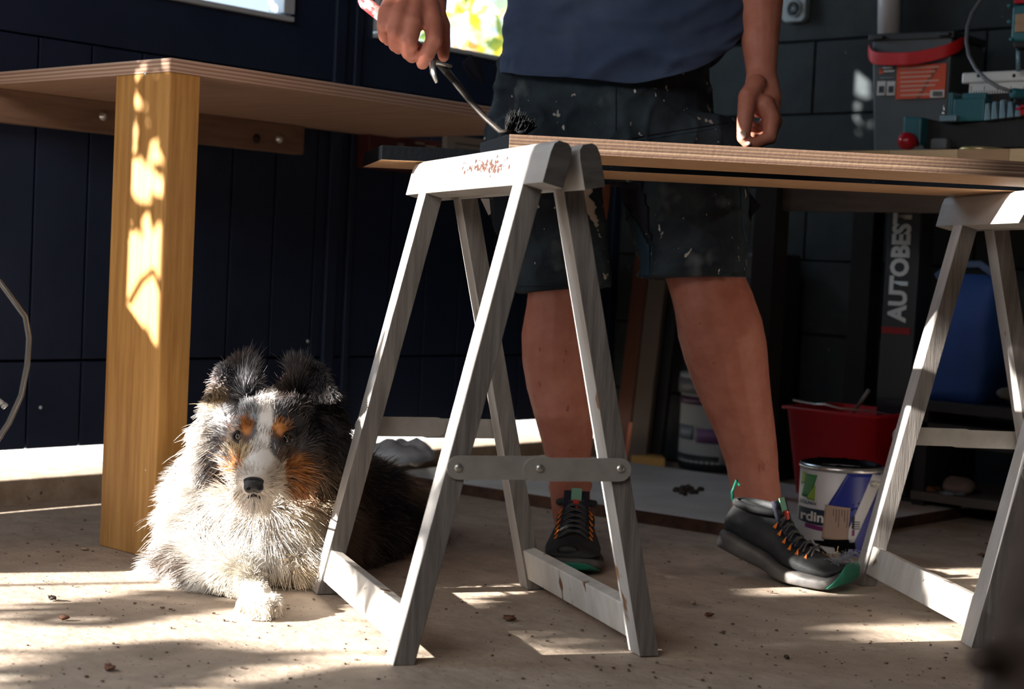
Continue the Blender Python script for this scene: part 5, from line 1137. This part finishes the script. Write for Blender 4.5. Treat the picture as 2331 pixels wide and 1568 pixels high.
# hanging printed sheet on the wall
ps = thing('printed_bag', 'dark printed plastic sack leaning on the wall behind the raised leg', 'sack', tuple(W(1735, 1040, 1, 3.74)))
x0, x1, z0, z1 = PR(1690, 575, 1775, 812, 3.72)
m_ = MB(); m_.box(((x0+x1)/2, 3.77, z1/2), (x1-x0, .10, z1)); so = m_.obj('body', mk('sack_plastic', (.028, .029, .032), .6, col2=(.05, .05, .055), nscale=12, bump=.5), ps, bevel=.01)
for r_ in ((1700, 632, 1765, 646, (.012, .018, .05)), (1718, 655, 1750, 664, (.07, .012, .02)), (1722, 680, 1760, 770, (.05, .052, .06)), (1728, 780, 1764, 800, (.045, .045, .055))):
    xx0, xx1, zz0, zz1 = PR(*r_[:4], 3.718); MB().box(((xx0+xx1)/2, 3.7185, (zz0+zz1)/2), (xx1-xx0, .002, zz1-zz0)).obj('print', mk('sack_print', r_[4], .6), ps)

# ---- white faced panel on the floor
pn = MB(); za = .026; pa_ = [G(880, 1075, za), Vector((-1.785, 2.88, za)), Vector((-1.775, 3.60, za)), Vector((-2.96, 3.52, za))]
pn.prism([Vector((p.x, p.y, .0005)) for p in pa_], ZU*(za-.0005)); o = pn.obj('floor_panel', [mk('rotten_edge', (.10, .05, .03), .95, col2=(.04, .02, .015), nscale=30, bump=1, bscale=60), mk('white_laminate', (.74, .74, .74), .45, col2=(.58, .57, .56), nscale=5, spots=[((.20, .15, .12), 30, .72, (1, 1, 1), .04)])], org=(-2.3, 3.2, 0)); tag(o, 'white laminated panel with rotten brown edge lying flat on the floor', 'panel')
for p in o.data.polygons:
    if p.normal.z > .9: p.material_index = 1
sd = MB()
for i in range(26): c_ = G(1560+rng.normal()*13, 1114+rng.normal()*4, za+.004); sd.ell(c_, (.008*rng.random()+.003, .008*rng.random()+.003, .004+.006*rng.random()), n=7, m=5)
o = sd.obj('dirt_clump', mk('dark_dirt', (.05, .04, .035), .95)); tag(o, 'small heap of dark dirt on the white floor panel', 'dirt', kind='stuff')
# ---- crumpled plastic bag at the kerb, notices hanging in the corner
me = MB().ell(G(905, 1058, .03)+ZU*.03, (.085, .10, .030), n=30, m=18).mesh('b'); P = arr(me); N_ = nrm(me); setco(me, P+N_*((.022*snoise(P, 22)+.010*snoise(P, 55))[:, None])); P = arr(me); P[:, 2] = np.maximum(P[:, 2], .028)
setco(me, P); o = link_mesh('plastic_bag', me, mk('white_film', (.72, .76, .80), .3, col2=(.55, .62, .70), nscale=16, spots=[((.75, .55, .03), 12, .66, (1, 1, 1), .02)]), org=tuple(G(905, 1060, .027))); tag(o, 'crumpled white plastic bag with yellow print behind the dog', 'bag')
for nm, r_, y_, col, lab in (('wall_box', (842, 300, 1005, 420), 3.74, (.10, .022, .02), 'dark red box hung on the back wall below the plywood bench'), ('notice', (1024, 305, 1130, 380), 3.80, (.17, .135, .115), 'faded beige notice board on the back wall below the plywood bench')):
    pass
x_ = XW+.05
def wrect(px0, py0, px1, py1, xx): a_, b2 = W(px0, py0, 0, xx), W(px1, py1, 0, xx); return a_.y, b2.y, b2.z, a_.z
ya, yb, zz0, zz1 = wrect(840, 302, 1000, 398, x_)
rb = thing('wall_cabinet', 'dark red shallow cabinet on the door wall under the plywood bench', 'cabinet', (XW+.03, (ya+yb)/2, zz0))
MB().box((XW+.028, (ya+yb)/2, (zz0+zz1)/2), (.05, yb-ya, zz1-zz0)).obj('body', mk('dull_red', (.09, .020, .020), .6, bump=.2), rb, bevel=.003)
for q in ((906, 325, 918, 338), (945, 322, 965, 330), (940, 336, 955, 342), (968, 330, 992, 337)):
    y0_, y1_, s0, s1 = wrect(*q, XW+.054); MB().box((XW+.0545, (y0_+y1_)/2, (s0+s1)/2), (.002, y1_-y0_, abs(s1-s0))).obj('print', mk('pale_print', (.30, .25, .20), .6), rb)
ya, yb, zz0, zz1 = wrect(1024, 306, 1135, 385, XW+.03)
o = MB().box((XW+.012, (ya+yb)/2, (zz0+zz1)/2), (.018, yb-ya, zz1-zz0)).obj('notice', mk('faded_notice', (.22, .18, .15), .8), org=(XW+.012, (ya+yb)/2, zz0)); tag(o, 'faded beige notice on the dark wall just under the plywood bench', 'notice')
for i in range(3): MB().box((XW+.022, (ya+yb)/2, zz1-.02-i*.014), (.002, (yb-ya)*.7, .003)).obj('print_line', mk('faint_print', (.10, .085, .08), .8), o)

# ---- hose at the left edge
hose_m = mk('grey_hose', (.10, .10, .10), .25, coat=.5)
hp = [(-60, 590, 2.9), (0, 642, 2.9), (35, 690, 2.9), (58, 722, 2.9), (66, 770, 2.9), (62, 830, 2.9), (48, 900, 2.9), (20, 962, 2.9), (-5, 1000, 2.9), (-60, 1080, 2.88)]
o = MB().tube([D(*q) for q in hp]+[G(-120, 1300)+ZU*.006, G(-300, 1320)+ZU*.006], .0055, 12).obj('hose', hose_m, org=tuple(G(-120, 1300))); tag(o, 'grey rubber hose curving in at the left edge in front of the door', 'hose')
o = MB().tube([D(-60, 860, 2.92), D(-10, 905, 2.9), D(8, 921, 2.9)], [.005, .005, .0055], 12); o.tube([D(8, 921, 2.9), D(13, 926, 2.9)], .0065, 12); o = o.obj('hose_end', mk('clear_tube', (.30, .32, .33), .15, coat=.5), org=tuple(D(-60, 860, 2.92))); tag(o, 'short clear hose end poking in below the curved hose', 'hose')

# ---- rough timber close to the lens, lower right
tm = MB(); m_k = mk('rough_old_timber', (.045, .028, .020), .9, col2=(.018, .011, .008), nscale=7, stretch=(3, 3, 1), bump=1, bscale=25)
pts = [D(2330, 1900, .96), D(2335, 1700, .97), D(2345, 1560, .98), D(2362, 1400, 1.0), D(2400, 1200, 1.03), D(2445, 1050, 1.06), D(2490, 880, 1.1)]
tm.tube(pts, [.030, .030, .028, .027, .025, .022, .020], 18); tm.chain([D(2310, 1500, .975), D(2262, 1490, .965), D(2236, 1500, .955)], [.016, .011, .009]); tm.tube([D(2330, 2900, .94), pts[0]], [.030, .030], 18)
me = remesh(tm, .004, 3); P = arr(me); N_ = nrm(me); setco(me, P+N_*(.003*snoise(P, 45)[:, None])); o = link_mesh('branch', me, m_k, org=(D(2275, 2400, .95).x, D(2275, 2400, .95).y, 0)); tag(o, 'blurred rough brown branch close to the lens at the lower corner', 'branch')

# ---- small litter on the floor
lf = [mk('dead_leaf', (.16, .07, .04), .8), mk('pale_crumb', (.40, .30, .22), .8), mk('dark_crumb', (.05, .04, .035), .8)]
for (x, y, s, k_, lab, cat) in ((1160, 1412, .012, 0, 'curled dead leaf on the floor between the legs of the trestle', 'leaf'), (1613, 1404, .010, 0, 'small reddish leaf on the floor below the heel of the raised shoe', 'leaf'), (1455, 1432, .009, 2, 'tiny dark crumb beside the near trestle foot', 'crumb'),
    (1790, 1500, .006, 2, 'tiny crumb on the empty floor in the foreground', 'crumb'), (1560, 1195, .014, 2, 'dark scrap lying by the rotten edge of the floor panel', 'scrap'), (1578, 1375, .007, 1, 'pale scrap on the floor right of the trestle', 'scrap'),
    (146, 1411, .010, 0, 'brown leaf in the sun patch at the left', 'leaf'), (118, 1366, .010, 2, 'dark twig piece by the left sun patch', 'twig'), (250, 1525, .012, 0, 'brown leaf in the shadow strip near the lower left', 'leaf'), (193, 1253, .008, 1, 'pale pebble near the foot of the post', 'pebble'), (2238, 1268, .014, 0, 'brown leaf scrap on the floor behind the right trestle', 'leaf'), (940, 1218, .008, 2, 'dark chip behind the dog on the floor', 'chip'), (322, 1300, .006, 1, 'tiny pebble at the foot of the pine post', 'pebble')):
    c_ = G(x, y); mb = MB(); mb.ell(c_+ZU*.003, (s*.9, s*.55, .0028), rot=Matrix.Rotation(rng.random()*3, 3, 'Z'), n=9, m=6); me = mb.mesh(cat); P = arr(me); setco(me, P+np.random.default_rng(int(x)).normal(size=P.shape)*s*.10+np.stack([0*P[:, 0], 0*P[:, 0], .25*np.abs(P[:, 0]-c_.x)], 1)); P = arr(me); P[:, 2] = np.maximum(P[:, 2], .0004); setco(me, P)
    o = link_mesh(cat+'_litter' if cat == 'leaf' else cat, me, lf[k_], org=tuple(c_)); tag(o, lab, cat)
gt = MB()
for i in range(1500):
    while True:
        x, y = rng.random()*2331, 1140+rng.random()*428
        c_ = G(x, y)
        if c_.x < -1.2 or True: break
    s = .0006+.0022*rng.random()**6; gt.box(c_+ZU*s*.4, (s*2, s*(1+rng.random()), s*.8), Matrix.Rotation(rng.random()*3, 3, 'Z'))
tag(gt.obj('grit', mk('floor_grit', (.14, .10, .075), .9)), 'dark grit scattered over the concrete floor', 'grit', kind='stuff')
SHADE = [(1.9,1.42,.26,.36,1100),(2.36,1.36,.20,.34,420),(3.2,1.42,.45,.36,1300),(-.5,1.10,.22,.15,520),(-.88,.94,.07,.035,60),(-.14,1.0,.14,.035,110),(-.24,1.80,.13,.14,160),(-.24,.71,.20,.03,70),(-.2,1.25,.14,.05,40),(.56,.83,.12,.05,60),(.58,1.10,.05,.02,12),(-.78,1.17,.08,.12,140),(.07,1.10,.08,.05,70),(2.0,1.25,.3,.2,500),(-.45,1.25,.22,.10,300),(-.25,1.06,.08,.03,60),(2.25,1.3,.15,.3,500),(-1.0,.935,.13,.028,150),(.57,1.27,.12,.09,70),(.52,1.40,.08,.06,30),(2.45,1.3,.08,.3,260),(-.93,1.27,.05,.05,40)]
# ---- leaf clusters placed where the sun is to be blocked
for yp, zp, ry, rz, n in SHADE: cluster(yp, zp, ry, rz, n)
for k_ in range(4):
    a0 = TP(.46, .90+.12*k_, .2); a1 = TP(.57, .99+.12*k_, .2); a2 = TP(.69, .88+.13*k_, .2); st.tube([a0, (a0+a1)/2+ZZ*.02, a1, (a1+a2)/2+ZZ*.01, a2], .007, 6)
for p_ in ((-1.0, 1.2), (-.4, 1.5), (.2, .9)):
    c = TP(p_[0], p_[1], .6); st.tube([(-3.75, -1.2, .05), ((-3.75+c.x)/2, (-1.2+c.y)/2-.05, c.z*.55), c], [.02, .012, .005], 8)
st.obj('trunk', bark, sb)
if SHRUB.v: tag(SHRUB.obj('foliage', leafm, sb), kind='stuff')

# old rust coloured spatter on the near trestle bar
bar = [c for c in tr1.children if c.name.startswith('top_bar')][0]
bpy.context.view_layer.update(); mwb = tr1.matrix_world
bt = BVHTree.FromPolygons([tuple(mwb @ v.co) for v in bar.data.vertices], [tuple(p.vertices) for p in bar.data.polygons])
sp_ = MB(); inv = mwb.inverted()
for i in range(160):
    h = bt.ray_cast(CAM, ray(1105+rng.normal()*22, 380+rng.normal()*10-0), 6)
    if h[0]: s = .0007+.0018*rng.random()**2; sp_.ell(inv @ h[0], (s, s*1.2, s*1.6), n=6, m=4)
if sp_.v: tag(sp_.obj('spatter', mk('rust_spatter', (.06, .02, .012), .8), bar, local=True), kind='stuff')
